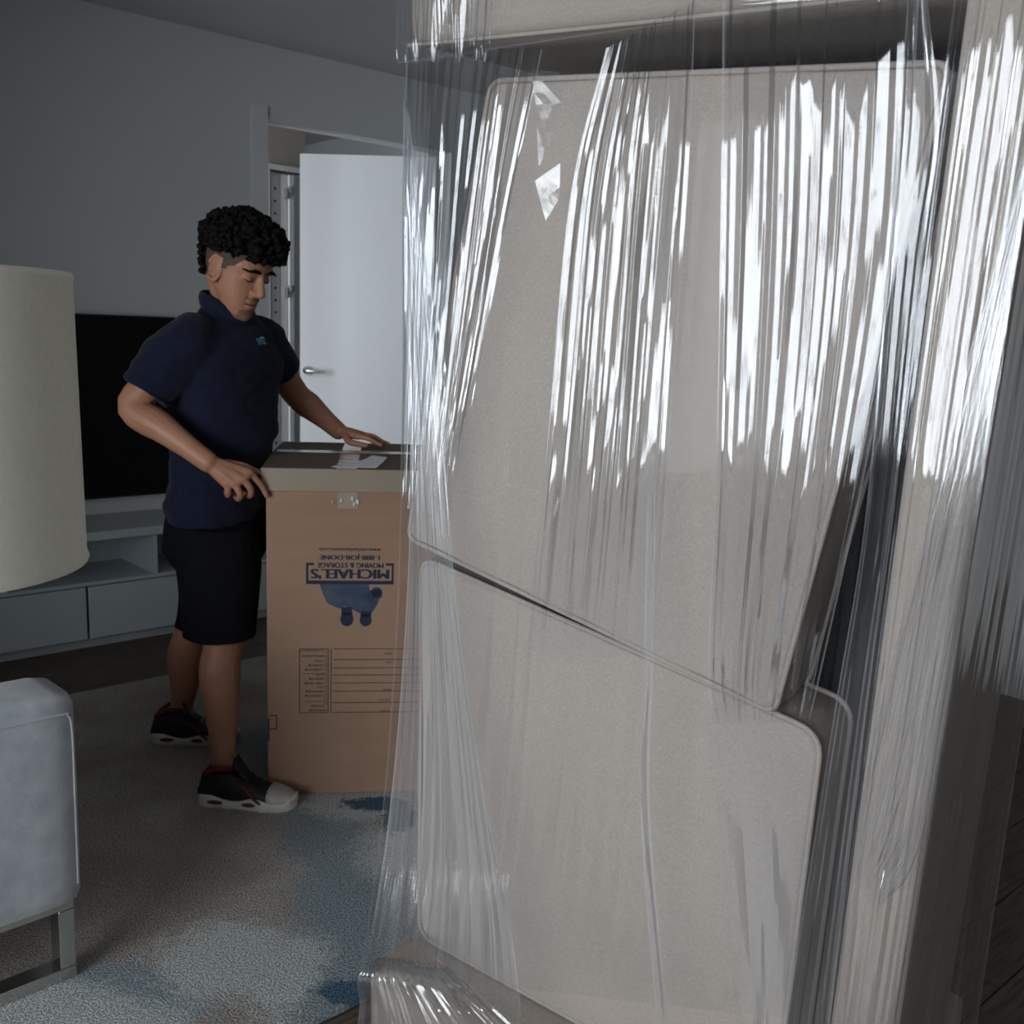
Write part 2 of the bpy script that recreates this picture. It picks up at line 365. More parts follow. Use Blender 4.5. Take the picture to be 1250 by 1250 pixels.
# television wall with the door opening
V2 = []
def multi_box(name, boxes, m):
    parts = []
    for lo, hi in boxes:
        V = [(x, y, z) for x in (lo[0], hi[0]) for y in (lo[1], hi[1]) for z in (lo[2], hi[2])]
        F = [(0, 1, 3, 2), (4, 6, 7, 5), (0, 4, 5, 1), (2, 3, 7, 6), (0, 2, 6, 4), (1, 5, 7, 3)]
        parts.append((V, F))
    V, F = join(parts); o = link(name, mesh_from(name, V, F), m); o.rotation_euler = (0, 0, ROOM_Q); return o
ZF = FLOOR_Z-0.02
tag(multi_box('wall_front', [((WIN_W-0.1, B1, ZF), (DJ0, B1+0.12, CEIL_Z)), ((DJ1, B1, ZF), (A1+0.1, B1+0.12, CEIL_Z)), ((DJ0, B1, DHZ), (DJ1, B1+0.12, CEIL_Z))], 'wall'), kind='structure')
tag(multi_box('wall_left', [((WIN_W-0.12, B0, ZF), (WIN_W, WIN_M0, CEIL_Z)), ((WIN_W-0.12, WIN_M1, ZF), (WIN_W, B1, CEIL_Z)),
    ((WIN_W-0.12, WIN_M0, ZF), (WIN_W, WIN_M1, WIN_Z0)), ((WIN_W-0.12, WIN_M0, WIN_Z1), (WIN_W, WIN_M1, CEIL_Z))], 'wall_plain'), kind='structure')
shell('wall_right', (A1, B0, ZF), (A1+0.12, B1, CEIL_Z), 'wall_plain')
shell('wall_back', (WIN_W-0.12, B0-0.12, ZF), (A1+0.12, B0, CEIL_Z), 'wall_plain')
# the window
win = empty('window_1', room(WIN_W, WIN_M0, WIN_Z0), ROOM_Q); win['kind'] = 'structure'
wl, wh = WIN_M1-WIN_M0, WIN_Z1-WIN_Z0
for lo, hi in (((-0.09, 0, 0), (-0.02, wl, 0.05)), ((-0.09, 0, wh-0.05), (-0.02, wl, wh)), ((-0.09, 0, 0.05), (-0.02, 0.05, wh-0.05)), ((-0.09, wl-0.05, 0.05), (-0.02, wl, wh-0.05))):
    box('window_frame', lo, hi, 'bezel', win)
for k in (1, 2):
    box('mullion', (-0.085, wl*k/3-0.025, 0.05), (-0.025, wl*k/3+0.025, wh-0.05), 'bezel', win)
for k in range(3):
    box('pane', (-0.062, wl*k/3+(0.05 if k == 0 else 0.025), 0.05), (-0.056, wl*(k+1)/3-(0.05 if k == 2 else 0.025), wh-0.05), 'glass', win)
box('window_sill', (-0.02, -0.04, -0.04), (0.10, wl+0.04, 0.0), 'hall_white', win)
# casing at the left of the door opening, daylight on its side painted in as a paler colour
tr = box('trim_1', (DJ0-0.085, B1-0.018, ZF), (DJ0-0.0, B1, DHZ+0.06), 'trim'); tr.rotation_euler = (0, 0, ROOM_Q); tr['kind'] = 'structure'
tr = box('trim_2', (DJ0, B1-0.006, DHZ), (DJ1, B1, DHZ+0.02), 'wall'); tr.rotation_euler = (0, 0, ROOM_Q); tr['kind'] = 'structure'
# hall beyond the door
HM0 = B1+0.12
shell('wall_hall_far', (SW+1.2, B1+2.6, ZF), (A1, B1+2.72, CEIL_Z), 'hall_white')
shell('wall_hall_right', (A1-0.1, HM0, ZF), (A1, B1+2.6, CEIL_Z), 'hall_white')
shell('wall_hall_left', (0.18, HM0, ZF), (0.3, B1+0.9, CEIL_Z), 'hall_white')
# closet front in the hall: taupe face, opening with a pale panel, hinged door edge
CM = B1+0.87                              # closet front plane
c0, c1 = SW+1.585, SW+1.80
tag(multi_box('wall_hall_closet', [((0.3, CM, ZF), (c0, CM+0.1, CEIL_Z)), ((c0, CM, 2.32), (SW+1.826, CM+0.1, CEIL_Z))], 'taupe'), kind='structure')
tag(multi_box('trim_3', [((c0-0.03, CM-0.012, ZF), (c0, CM, 2.35)), ((c0, CM-0.012, 2.32), (SW+1.826, CM, 2.35))], 'hall_white'), kind='structure')
cl = empty('hall_closet', room(c0, CM, FLOOR_Z), ROOM_Q)
tag(cl, 'white hall closet with peg-hole side panel and open hinged door beyond the doorway', 'closet')
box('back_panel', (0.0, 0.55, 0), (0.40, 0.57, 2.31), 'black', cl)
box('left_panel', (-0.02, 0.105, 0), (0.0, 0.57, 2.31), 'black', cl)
sp = box('side_panel', (0.030, 0.03, 0), (0.40, 0.05, 2.31), 'hall_white', cl)
for i in range(24):
    z = 0.55+i*0.073
    V, F = sphere((0.055, 0.028, z), (0.008, 0.004, 0.008), n=8, mrings=5)
    link('peg_hole', mesh_from('peg_hole', V, F), 'black', sp)
st = box('stile', (0.085, 0.0, 0), (0.118, 0.029, 2.31), 'hall_white', cl)
dl = box('closet_door', (0.125, -0.02, 0.01), (0.155, 0.10, 2.31), 'hall_white', cl)
for z in (2.20, 1.62, 1.10, 0.35):
    h = box('hinge', (0.100, -0.03, z-0.03), (0.122, 0.07, z+0.03), 'steel', cl, 0.004)
    box('hinge_arm', (0.118, -0.045, z+0.005), (0.148, -0.015, z+0.045), 'steel', h, 0.004)
# the door leaf, hinged on the right jamb and swung into the hall
dth = R_(45); L = 0.80
hp = room(SW+2.245, WALL_M+0.10)
dr = empty('door_1', (hp.x, hp.y, FLOOR_Z), ROOM_Q + math.pi - dth); dr['kind'] = 'structure'
box('door_leaf', (0, -0.02, 0.012), (L, 0.02, DHZ-0.006), 'door', dr, 0.003)
# the leaf runs along local +x; its lit face is local +y
hz = 1.16
for s in (1, -1):
    V, F = tube([(L-0.045, s*0.018, hz), (L-0.045, s*0.030, hz)], [0.027, 0.026], 20)
    rs = link('rosette', mesh_from('rosette', V, F), 'steel', dr, True)
    V, F = tube([(L-0.045, s*0.03, hz), (L-0.045, s*0.062, hz), (L-0.055, s*0.066, hz), (L-0.155, s*0.066, hz-0.004)], [0.011, 0.011, 0.010, 0.0085], 12)
    link('lever_handle', mesh_from('lever_handle', V, F), 'steel', dr, True)
box('latch_plate', (L-0.0005, -0.012, hz-0.10), (L+0.0015, 0.012, hz+0.10), 'steel', dr)
# floor planks
PL, PW = 1.5, 0.16
pm = [box_mesh('plank', (0, 0.0015, -0.02), (PL-0.002, PW-0.0015, 0.0), 0.0015, 1) for _ in range(1)]
pm[0].materials.append(M['plank'])
row = 0; b = B0
while b < B1+1.8:
    a = WIN_W - (row*0.53) % PL
    if b < B1: hi_a = A1
    else: a = max(a, SW+0.2); hi_a = A1-0.1
    while a < hi_a:
        o = bpy.data.objects.new('plank', pm[0]); COL.objects.link(o); o.parent = floor
        x0 = max(a, WIN_W); L_ = min(a+PL, hi_a)-x0
        o.location = (x0, b, FLOOR_Z); o.scale = (L_/PL, 1, 1)
        a += PL
    b += PW; row += 1
bsd = box('baseboard_front', (WIN_W, B1-0.012, FLOOR_Z), (DJ0-0.085, B1, 0.09), 'wall'); bsd.rotation_euler = (0, 0, ROOM_Q); bsd['kind'] = 'structure'

# ------------------------------------------------------------------ rug
n1 = 40
rugc = [room(-0.45, 1.648), room(3.25, 1.648), room(3.25, 3.86), room(-0.45, 3.86)]
bm = bmesh.new()
vs = [bm.verts.new((p.x, p.y, FLOOR_Z)) for p in rugc]
f = bm.faces.new(vs); r = bmesh.ops.extrude_face_region(bm, geom=[f])
for g in r['geom']:
    if isinstance(g, bmesh.types.BMVert): g.co.z = 0.0
bmesh.ops.recalc_face_normals(bm, faces=bm.faces)
bmesh.ops.bevel(bm, geom=[e for e in bm.edges], offset=0.004, segments=2, affect='EDGES')
me = bpy.data.meshes.new('area_rug'); bm.to_mesh(me); bm.free()
rug = link('area_rug', me, rug_mat())
tag(rug, 'taupe and blue mottled low-pile area rug under the mover and the box', 'rug')

# ------------------------------------------------------------------ television stand and television
base = room(SW, SM, FLOOR_Z)
ts = empty('tv_stand', base, ROOM_Q)
tag(ts, 'low pale grey media stand with open shelf above flat drawers', 'tv stand')
X0, X1, D = -1.15, 0.93, 0.41
box('plinth', (X0+0.03, 0.03, 0), (X1-0.03, D, 0.05), 'kick', ts)
box('bottom_panel', (X0, 0.018, 0.05), (X1, D, 0.066), 'lacquer', ts)
for k, (a, b_) in enumerate(((-1.15, -0.58), (-0.576, -0.006), (0.002, 0.93))):
    box('drawer_front', (a+0.002, 0.0, 0.045), (b_-0.002, 0.018, 0.275), 'lacquer', ts, 0.002, 1)
box('shelf', (X0+0.018, 0.012, 0.279), (X1-0.018, D-0.016, 0.295), 'lacquer', ts)
box('top_panel', (X0-0.004, -0.006, 0.478), (X1+0.004, D, 0.516), 'lacquer', ts, 0.002, 1)
for a in (X0, X1-0.018): box('side_panel', (a, 0.018, 0.066), (a+0.018, D-0.016, 0.478), 'lacquer', ts)
for a in (-0.34, 0.297): box('divider', (a, 0.014, 0.295), (a+0.02, D-0.016, 0.478), 'lacquer', ts)
box('back_panel', (X0, D-0.016, 0.05), (X1, D, 0.478), 'lacquer', ts)
tv = empty('television', room(SW, SM, 0.0), ROOM_Q)
tag(tv, 'wide black flat-screen television on the wall above the media stand behind the man', 'television')
box('housing', (-0.90, 0.355, 0.585), (0.58, 0.395, 1.428), 'bezel', tv, 0.006)
box('screen', (-0.89, 0.350, 0.597), (0.57, 0.357, 1.420), 'screen', tv)
box('wall_mount', (-0.36, 0.395, 0.80), (0.04, 0.4295, 1.20), 'bezel', tv)
# ------------------------------------------------------------------ armchair: only its arm and sled leg stand in view
ac = Vector((-0.907, 1.994, 0.0)); AQ = R_(45)
ch = empty('armchair', ac, AQ)
tag(ch, 'light grey velvet armchair with square chrome sled legs beside the lamp', 'armchair')
def cushion_box(name, lo, hi, m, parent, bev, seg=5, puff=0.0):
    me = box_mesh(name, lo, hi, bev, seg); o = link(name, me, m, parent, True)
    return o
def padded(name, lo, hi, rad, m, parent, puff=0.008, cuts=10):
    bm = bmesh.new(); bmesh.ops.create_cube(bm, size=2)
    bmesh.ops.subdivide_edges(bm, edges=list(bm.edges), cuts=cuts, use_grid_fill=True)
    lo = Vector(lo); hi = Vector(hi); c = (lo+hi)/2; h = (hi-lo)/2
    for v in bm.verts:
        p = v.co.copy(); q = Vector((p.x*h.x, p.y*h.y, p.z*h.z))
        inner = Vector([max(-(h[i]-rad), min(h[i]-rad, q[i])) for i in range(3)])
        d = q-inner
        if d.length > 1e-9:
            face = Vector([p[i] if abs(p[i]) > 0.999 else 0 for i in range(3)])
            q = inner + d.normalized()*rad
        k = 1.0
        for i in range(3):
            if abs(p[i]) > 0.999:
                o_ = [j for j in range(3) if j != i]
                q[i] += math.copysign(puff*(1-p[o_[0]]**2)*(1-p[o_[1]]**2), p[i])
        v.co = c+q
    bmesh.ops.recalc_face_normals(bm, faces=bm.faces)
    me = bpy.data.meshes.new(name); bm.to_mesh(me); bm.free()
    return link(name, me, m, parent, True)
# local x runs along the visible side towards its front corner, local y goes across the seat
arm = padded('arm', (-0.78, -0.005, 0.174), (0.028, 0.16, 0.648), 0.030, 'velvet', ch, 0.006, 16)
def piping(name, pts, r, m, parent, n=8):
    V, F = tube(smooth_path(pts, max(12, len(pts)*5)), [r]*max(12, len(pts)*5), n)
    return link(name, mesh_from(name, V, F), m, parent, True)
piping('piping', [(-0.78, -0.006, 0.604), (-0.3, -0.010, 0.606), (-0.02, -0.006, 0.604), (0.010, 0.000, 0.598), (0.019, 0.0035, 0.56), (0.0195, 0.0035, 0.42), (0.019, 0.0035, 0.22)], 0.0024, 'velvet', arm)
padded('arm', (-0.78, 0.62, 0.185), (0.028, 0.785, 0.648), 0.030, 'velvet', ch, 0.006)
padded('seat_cushion', (-0.62, 0.165, 0.30), (0.04, 0.615, 0.47), 0.035, 'velvet', ch, 0.015)
padded('seat_base', (-0.78, 0.165, 0.185), (0.02, 0.615, 0.31), 0.02, 'velvet', ch, 0.003)
padded('backrest', (-0.80, 0.10, 0.30), (-0.62, 0.68, 0.86), 0.04, 'velvet', ch, 0.012)
for y in (0.01, 0.735):
    fr = [((-0.70, y, 0.0), (0.012, y+0.05, 0.028)), ((-0.70, y, 0.162), (0.012, y+0.05, 0.187)), ((-0.022, y, 0.0285), (0.012, y+0.05, 0.1615)), ((-0.70, y, 0.0285), (-0.666, y+0.05, 0.1615))]
    for nm, (lo, hi) in zip(('floor_bar', 'top_bar', 'leg', 'leg'), fr): box(nm, lo, hi, 'chrome', ch, 0.002, 1)

# ------------------------------------------------------------------ lamp
lc = pix(-118, 500, 1.36)
lp = empty('floor_lamp', (lc.x, lc.y, 0))
tag(lp, 'floor lamp with cream tapered drum shade above the grey armchair', 'lamp')
tz = pix(70, 330, 1.36).z; bz = pix(93, 697, 1.36).z
rbot = (pix(92, 697, 1.36) - Vector((lc.x, lc.y, bz))).length; rtop = (pix(71, 330, 1.36) - Vector((lc.x, lc.y, tz))).length
prof = [(rbot, bz), (rbot+0.0015, bz+0.004), (rbot-0.0015, bz+0.012), (rtop, tz-0.012), (rtop+0.0015, tz-0.008), (rtop, tz), (rtop-0.004, tz), (rtop-0.004, tz-0.01), (rbot-0.004, bz+0.01), (rbot-0.004, bz)]
rings = [[Vector((r*math.cos(t), r*math.sin(t), z)) for t in np.linspace(0, 2*math.pi, 96, endpoint=False)] for r, z in prof]
V, F = rings_mesh(rings+[rings[0]], False); sh = link('lamp_shade', mesh_from('lamp_shade', V, F), 'shade', lp, True)
sh.data.polygons.foreach_set('use_smooth', [True]*len(sh.data.polygons))
V, F = tube([(0, 0, FLOOR_Z+0.02), (0, 0, tz-0.03)], [0.011, 0.011], 12); link('pole', mesh_from('pole', V, F), 'chrome', lp, True)
V, F = rings_mesh([ering((0, 0, FLOOR_Z), (0.13, 0, 0), (0, 0.13, 0), 40), ering((0, 0, FLOOR_Z+0.015), (0.13, 0, 0), (0, 0.13, 0), 40), ering((0, 0, FLOOR_Z+0.024), (0.11, 0, 0), (0, 0.11, 0), 40)])
link('lamp_base', mesh_from('lamp_base', V, F), 'chrome', lp)
for k in range(3):
    t = 2*math.pi*k/3
    V, F = tube([(0, 0, tz-0.03), ((rtop-0.003)*math.cos(t), (rtop-0.003)*math.sin(t), tz-0.012)], [0.003, 0.003], 6); link('spider', mesh_from('spider', V, F), 'chrome', lp)
V, F = sphere((0, 0, tz-0.15), (0.035, 0.035, 0.05)); link('bulb', mesh_from('bulb', V, F), 'hall_white', lp, True)

# ------------------------------------------------------------------ moving box
BQ = R_(7.0); BWID, BDEP, BHT = 0.53, 0.60, 1.0
bx = empty('moving_box', (-0.711, 2.914, 0.0), BQ)
tag(bx, 'tall brown cardboard moving box with upside-down blue print beside the man', 'box')
bx_me = box_mesh('box_body', (0, 0, 0.0), (BWID, BDEP, BHT-0.004), 0.004, 2)
link('box_body', bx_me, 'cardboard', bx)
def slope_slab(name, x0, x1, y0, y1, za, zb, th, m, parent, zc=None):
    V = [(x0, y0, za), (x1, y0, za), (x1, y1, zb), (x0, y1, zb), (x0, y0, za+th), (x1, y0, za+th), (x1, y1, zb+th), (x0, y1, zb+th)]
    F = [(3, 2, 1, 0), (4, 5, 6, 7), (0, 1, 5, 4), (1, 2, 6, 5), (2, 3, 7, 6), (3, 0, 4, 7)]
    return link(name, mesh_from(name, V, F), m, parent)
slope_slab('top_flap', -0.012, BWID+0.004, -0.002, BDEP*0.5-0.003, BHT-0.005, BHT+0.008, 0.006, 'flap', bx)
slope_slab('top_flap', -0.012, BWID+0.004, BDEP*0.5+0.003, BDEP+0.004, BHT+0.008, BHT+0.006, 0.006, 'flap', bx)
bmb = box('front_band', (-0.014, -0.006, BHT-0.066), (BWID+0.004, 0.0005, BHT+0.001), 'kraft_band', bx, 0.002, 1)
tp = slope_slab('packing_tape', 0.20, 0.26, -0.004, BDEP*0.5, BHT+0.002, BHT+0.0145, 0.001, 'tape', bx)
slope_slab('packing_tape', 0.20, 0.26, BDEP*0.5, BDEP, BHT+0.0145, BHT+0.013, 0.001, 'tape', bx)
slope_slab('packing_tape', 0.0, BWID, BDEP*0.5-0.03, BDEP*0.5+0.03, BHT+0.0150, BHT+0.0152, 0.001, 'tape', bx)
# reflection off the tape on the flap, painted as a pale patch
pts = [(0.185, 0.015), (0.315, 0.012), (0.335, 0.12), (0.345, 0.20), (0.30, 0.235), (0.275, 0.15), (0.25, 0.11), (0.21, 0.07)]
n = len(pts)
zt = lambda y: BHT+0.0035+0.013*y/0.3
V = [(x, y, zt(y)) for x, y in pts] + [(x, y, zt(y)+0.0012) for x, y in pts]
F = [tuple(range(n))[::-1], tuple(range(n, 2*n))] + [(i, (i+1) % n, n+(i+1) % n, n+i) for i in range(n)]
link('tape_reflection', mesh_from('tape_reflection', V, F), 'tape_shine', bx)
# tape end hanging down the front glints on its crumples painted as pale dots
box('tape_tail', (0.205, -0.0015, BHT-0.115), (0.262, 0.0, BHT-0.066), 'tape', bx)
for x, z, s in ((0.215, 0.909, 0.006), (0.247, 0.915, 0.007), (0.262, 0.905, 0.008), (0.19, 0.905, 0.004), (0.252, 0.898, 0.006)):
    V, F = sphere((x, -0.003, z), (s*0.7, 0.003, s), n=7, mrings=5); link('crumple_glint', mesh_from('crumple_glint', V, F), 'tape_shine', bx)
# --- print, upside down on the front face: each piece is flat ink just proud of the board
FX = lambda px: (px-324.5)*0.002345          # board metres per photographed pixel
FZ = lambda py: 1.0-(py-571)*0.002478
def flat(name, polys, m, parent, y=-0.0006):
    V = []; F = []
    for P in polys:
        b0 = len(V); V += [(x, y, z) for x, z in P]; F.append(tuple(range(b0, b0+len(P))))
    o = link(name, mesh_from(name, V, F), m, parent); return o
def rect(x0, x1, y0, y1): return [(FX(x0), FZ(y1)), (FX(x1), FZ(y1)), (FX(x1), FZ(y0)), (FX(x0), FZ(y0))]
def text(name, body, xc, yc, wpx, hpx, m, parent, bold=0.0, thick=0.0):
    cu = bpy.data.curves.new(name, 'FONT'); cu.body = body; cu.align_x = 'CENTER'; cu.align_y = 'CENTER'; cu.size = 1.0; cu.offset = bold
    cu.resolution_u = 3
    t = bpy.data.objects.new(name+'_t', cu); COL.objects.link(t)
    dg = bpy.context.evaluated_depsgraph_get(); dg.update()
    me = bpy.data.meshes.new_from_object(t.evaluated_get(dg)); bpy.data.objects.remove(t)
    co = np.empty(len(me.vertices)*3); me.vertices.foreach_get('co', co); co = co.reshape(-1, 3)
    lo, hi = co.min(0), co.max(0); c = (lo+hi)/2
    sx = wpx*0.002345/(hi[0]-lo[0]); sz = hpx*0.002478/(hi[1]-lo[1])
    out = np.zeros_like(co)
    out[:, 0] = FX(xc) - (co[:, 0]-c[0])*sx       # turned by 180 degrees: the box stands on its head
    out[:, 2] = FZ(yc) - (co[:, 1]-c[1])*sz
    out[:, 1] = -0.0008
    P = [tuple(p.vertices) for p in me.polygons]; V = []; F = []
    for k in ((-1, 0, 1) if thick else (0,)):
        b0 = len(V); V += [(x+k*thick*0.002345, y-0.0001*k, z) for x, y, z in out]; F += [tuple(i+b0 for i in p) for p in P]
    return link(name, mesh_from(name, V, F), m, parent)
logo = flat('logo_frame', [rect(373, 482, 704.5, 709), rect(373, 376, 683, 704.5), rect(479.5, 482, 683, 704.5), rect(376, 383, 683, 686), rect(472, 479.5, 683, 686)], 'ink', bx)
text('company_name', "MICHAEL'S", 427.5, 696.5, 96, 12, 'ink', logo, 0.0, 1.1)
text('company_line', 'MOVING & STORAGE', 428, 685.8, 82, 6.2, 'ink', logo, 0.0, 0.4)
text('phone_number', '1-888-JOB-DONE', 427, 675.5, 74, 7.4, 'ink', logo, 0.0, 0.45)
text('web_address', 'www.michaelsmovers.com', 427.5, 667, 76, 4.4, 'ink3', logo, 0.0, 0.2)
def circ(cx_, cy_, r, k=1.0, n=14): return [(FX(cx_+r*math.cos(2*math.pi*i/n)), FZ(cy_+k*r*math.sin(2*math.pi*i/n))) for i in range(n)]
def poly(P): return [(FX(x), FZ(y)) for x, y in P]
fig = flat('logo_figures', [
    poly([(390, 709), (451, 709), (452, 716), (459, 716), (464, 714), (468, 718), (468, 724), (464, 727), (462, 734), (456, 743), (447, 745), (438, 744), (433, 741), (427, 738), (421, 736), (414, 739), (405, 735), (399, 732), (394, 721)]),
    circ(461, 719, 7)], 'ink2', bx)
flat('logo_heads', [circ(424, 752, 8.4, 1.05), circ(447.5, 753, 7.6, 1.05), poly([(417, 737), (430, 737), (431, 747), (417, 747)]), poly([(441, 742), (455, 742), (454, 749), (441, 749)])], 'ink', fig, -0.0009)
# the form
ln = []
def hl(x0, x1, y, t=0.9): ln.append(rect(x0, x1, y-t/2, y+t/2))
def vl(x, y0, y1, t=1.0): ln.append(rect(x-t/2, x+t/2, y0, y1))
for y in (789, 869.5): hl(365, 401, y)
for x in (365, 401, 404.5): vl(x, 789, 869.5)
for y in (789, 802.5, 813, 822, 832, 842.5, 857, 869.5): hl(407, 545, y)
for y in (820, 855): hl(368, 397, y, 0.6)
form = flat('form_lines', ln, 'ink3', bx)
chk = []
for i in range(13):
    y = 793+i*5.4
    for q in (rect(396, 399.2, y-1.6, y-1.1), rect(396, 399.2, y+1.1, y+1.6), rect(396, 396.5, y-1.6, y+1.6), rect(398.7, 399.2, y-1.6, y+1.6)): chk.append(q)
flat('check_boxes', chk, 'ink3', form)
words = [('CONTENTS', 380, 791, 30), ('MISCELLANEOUS', 381, 798, 27), ('OFFICE', 389, 804, 11), ('BATHROOM', 385, 809.5, 18), ('LAUNDRY ROOM', 383, 815, 22), ('ATTIC', 390, 821.5, 10),
         ('BEDROOM', 386, 826.5, 18), ('FAMILY ROOM', 383, 832, 23), ('HALL', 391, 837, 8), ('DINING ROOM', 383.5, 842.5, 22), ('LIVING ROOM', 383, 848, 22), ('KITCHEN', 387, 861, 17), ('FROM ROOM', 388, 866.5, 22)]
for wd, x, y, wp in words: text('form_word', wd, x, y, wp, 2.8, 'ink3', form, 0.01)
for wd, x, y, wp in (('NAME', 477, 795, 9), ('DATE', 478, 806, 8), ('ORDER', 476, 841, 11), ('CARTON', 473, 854, 14), ('OF', 473, 868, 12)): text('form_word', wd, x, y, wp, 2.4, 'ink3', form)
flat('corner_mark', [rect(327, 336.5, 872, 873.2), rect(327, 336.5, 889, 890.2), rect(335.4, 336.6, 872, 890.2)], 'ink', bx)
flat('hand_slot_edge', [rect(324.9, 327.2, 876, 905)], 'ink3', bx)

# ------------------------------------------------------------------ the upended sofa
SYAW, SIN, SLEAN = R_(36), R_(3.0), R_(4.5)
u0 = Vector((math.cos(SYAW), -math.sin(SYAW), 0)); n0 = Vector((-math.sin(SYAW), -math.cos(SYAW), 0)); v0 = Vector((0, 0, 1))
su = u0*math.cos(SIN) - v0*math.sin(SIN); v1 = v0*math.cos(SIN) + u0*math.sin(SIN)
sv = v1*math.cos(SLEAN) + n0*math.sin(SLEAN); sn = n0*math.cos(SLEAN) - v1*math.sin(SLEAN)
SO = pix(505, 1140, 1.75)
# local axes of the sofa: x = across its open side, y = up along its length, z = out towards the camera's side of the room
SMX = Matrix((su, sv, sn)).transposed().to_4x4(); SMX.translation = SO
def sface(x, y, off=0.0):
    d = fw + cxv*((x-625)/FPX) - cyv*((y-625)/FPX)
    P0 = SO + sn*off; t = (P0-CAMP).dot(sn)/d.dot(sn); q = CAMP + d*t - P0
    return (q.dot(su), q.dot(sv), off)
sofa = empty('upended_sofa', matrix=SMX)
tag(sofa, 'taupe linen sofa stood on end, wrapped in clear stretch film', 'sofa')
def ground_y(x, z, zw=FLOOR_Z+0.002):                      # local y where the floor is
    return (zw - (SO.z + su.z*x + sn.z*z))/sv.z
def drop_to_floor(me, below):
    for v in me.vertices:
        if v.co.y < below: v.co.y = ground_y(v.co.x, v.co.z)
    me.update()
ta = padded('top_arm', (0.0, 1.522, -0.52), (0.862, 1.76, 0.03), 0.025, 'linen', sofa, 0.004, 14)
ba = padded('bottom_arm', (-0.012, -0.33, -0.52), (0.862, -0.018, 0.115), 0.022, 'linen', sofa, 0.003, 14)
drop_to_floor(ba.data, -0.2)
bp_ = padded('back_panel', (0.776, -0.02, -0.34), (0.862, 1.76, 0.042), 0.014, 'linen', sofa, 0.002, 16)
link('dust_cloth', box_mesh('dust_cloth', (0.30, -0.02, -0.30), (0.78, 1.53, -0.275), 0.004), 'dust', sofa)
piping('piping', [(0.005, 1.527, 0.026), (0.4, 1.524, 0.030), (0.77, 1.526, 0.028)], 0.003, 'linen', ta)
def boxed_cushion(name, quad, thick, zf, rad, bulge, label, seed, wr=0.004):
    """a boxed cushion with piped edges, outline quad in the sofa's x, y"""
    Q = [Vector((q[0], q[1])) for q in quad]; out = []
    k = len(Q)
    for i in range(k):
        p = Q[i]; a = (Q[i-1]-p); c = (Q[(i+1) % k]-p); la, lb = a.length, c.length
        out_seg = []
        pa = p + a.normalized()*rad; pc = p + c.normalized()*rad
        for t in np.linspace(0, 1, 8):
            out_seg.append(pa*(1-t)**2 + p*2*t*(1-t) + pc*t*t)
        out += out_seg
        nx = Q[(i+1) % k] + (p-Q[(i+1) % k]).normalized()*rad
        for t in np.linspace(0, 1, 26)[1:-1]: out.append(pc*(1-t)+nx*t)
    # bow of the sides
    cen = sum(out, Vector((0, 0)))/len(out)
    rings = []
    def rng_(sc, z): return [Vector((cen.x+(p.x-cen.x)*sc, cen.y+(p.y-cen.y)*sc, z)) for p in out]
    fr = [0.02, 0.15, 0.3, 0.45, 0.6, 0.72, 0.82, 0.89, 0.94, 0.97, 0.99]
    for s in fr: rings.append(rng_(s, zf - thick - bulge*0.3*(1-s**2.2)))
    rings.append(rng_(1.0, zf-thick+0.004))
    for t in (0.1, 0.3, 0.5, 0.7, 0.9):
        rings.append(rng_(1.0+0.012*math.sin(math.pi*t), zf-thick+thick*t))
    rings.append(rng_(1.0, zf-0.004))
    for s in reversed(fr): rings.append(rng_(s, zf + bulge*(1-s**2.2)))
    V, F = rings_mesh(rings)
    me = mesh_from(name, V, F)
    bm = bmesh.new(); bm.from_mesh(me); bmesh.ops.recalc_face_normals(bm, faces=bm.faces)
    bmesh.ops.subdivide_edges(bm, edges=[e for e in bm.edges], cuts=1, use_grid_fill=True, smooth=0)
    bm.to_mesh(me); bm.free()
    displace(me, lambda co: wr*nz3(co+seed, (4.5, 3.0, 3.0)) + wr*0.5*nz3(co+seed*2, (14, 5, 5)))
    o = link(name, me, 'linen', None, True); o.matrix_world = SMX
    tag(o, label, 'cushion', 'sofa cushions under the film')
    for z, sc in ((zf-0.002, 1.004), (zf-thick+0.002, 1.004)):
        pts = rng_(sc, z); pts = pts+[pts[0]]
        V, F = tube(pts, [0.0042]*len(pts), 7, False); link('piping', mesh_from('piping', V, F), 'linen', o, True)
    return o
cu = boxed_cushion('sofa_cushion', [sface(597, 99)[:2], sface(495, 657)[:2], (0.640, 0.655), sface(1157, 77)[:2]], 0.125, -0.006, 0.020, 0.022, 'taupe boxed sofa cushion tilted on top of the other one behind the film', 3.1)
cl_ = boxed_cushion('sofa_cushion', [(0.002, 0.735), (0.004, -0.008), (0.700, -0.008), (0.705, 0.640)], 0.125, -0.012, 0.036, 0.018, 'taupe boxed sofa cushion standing upright beneath the tilted one behind the film', 8.4, 0.006)

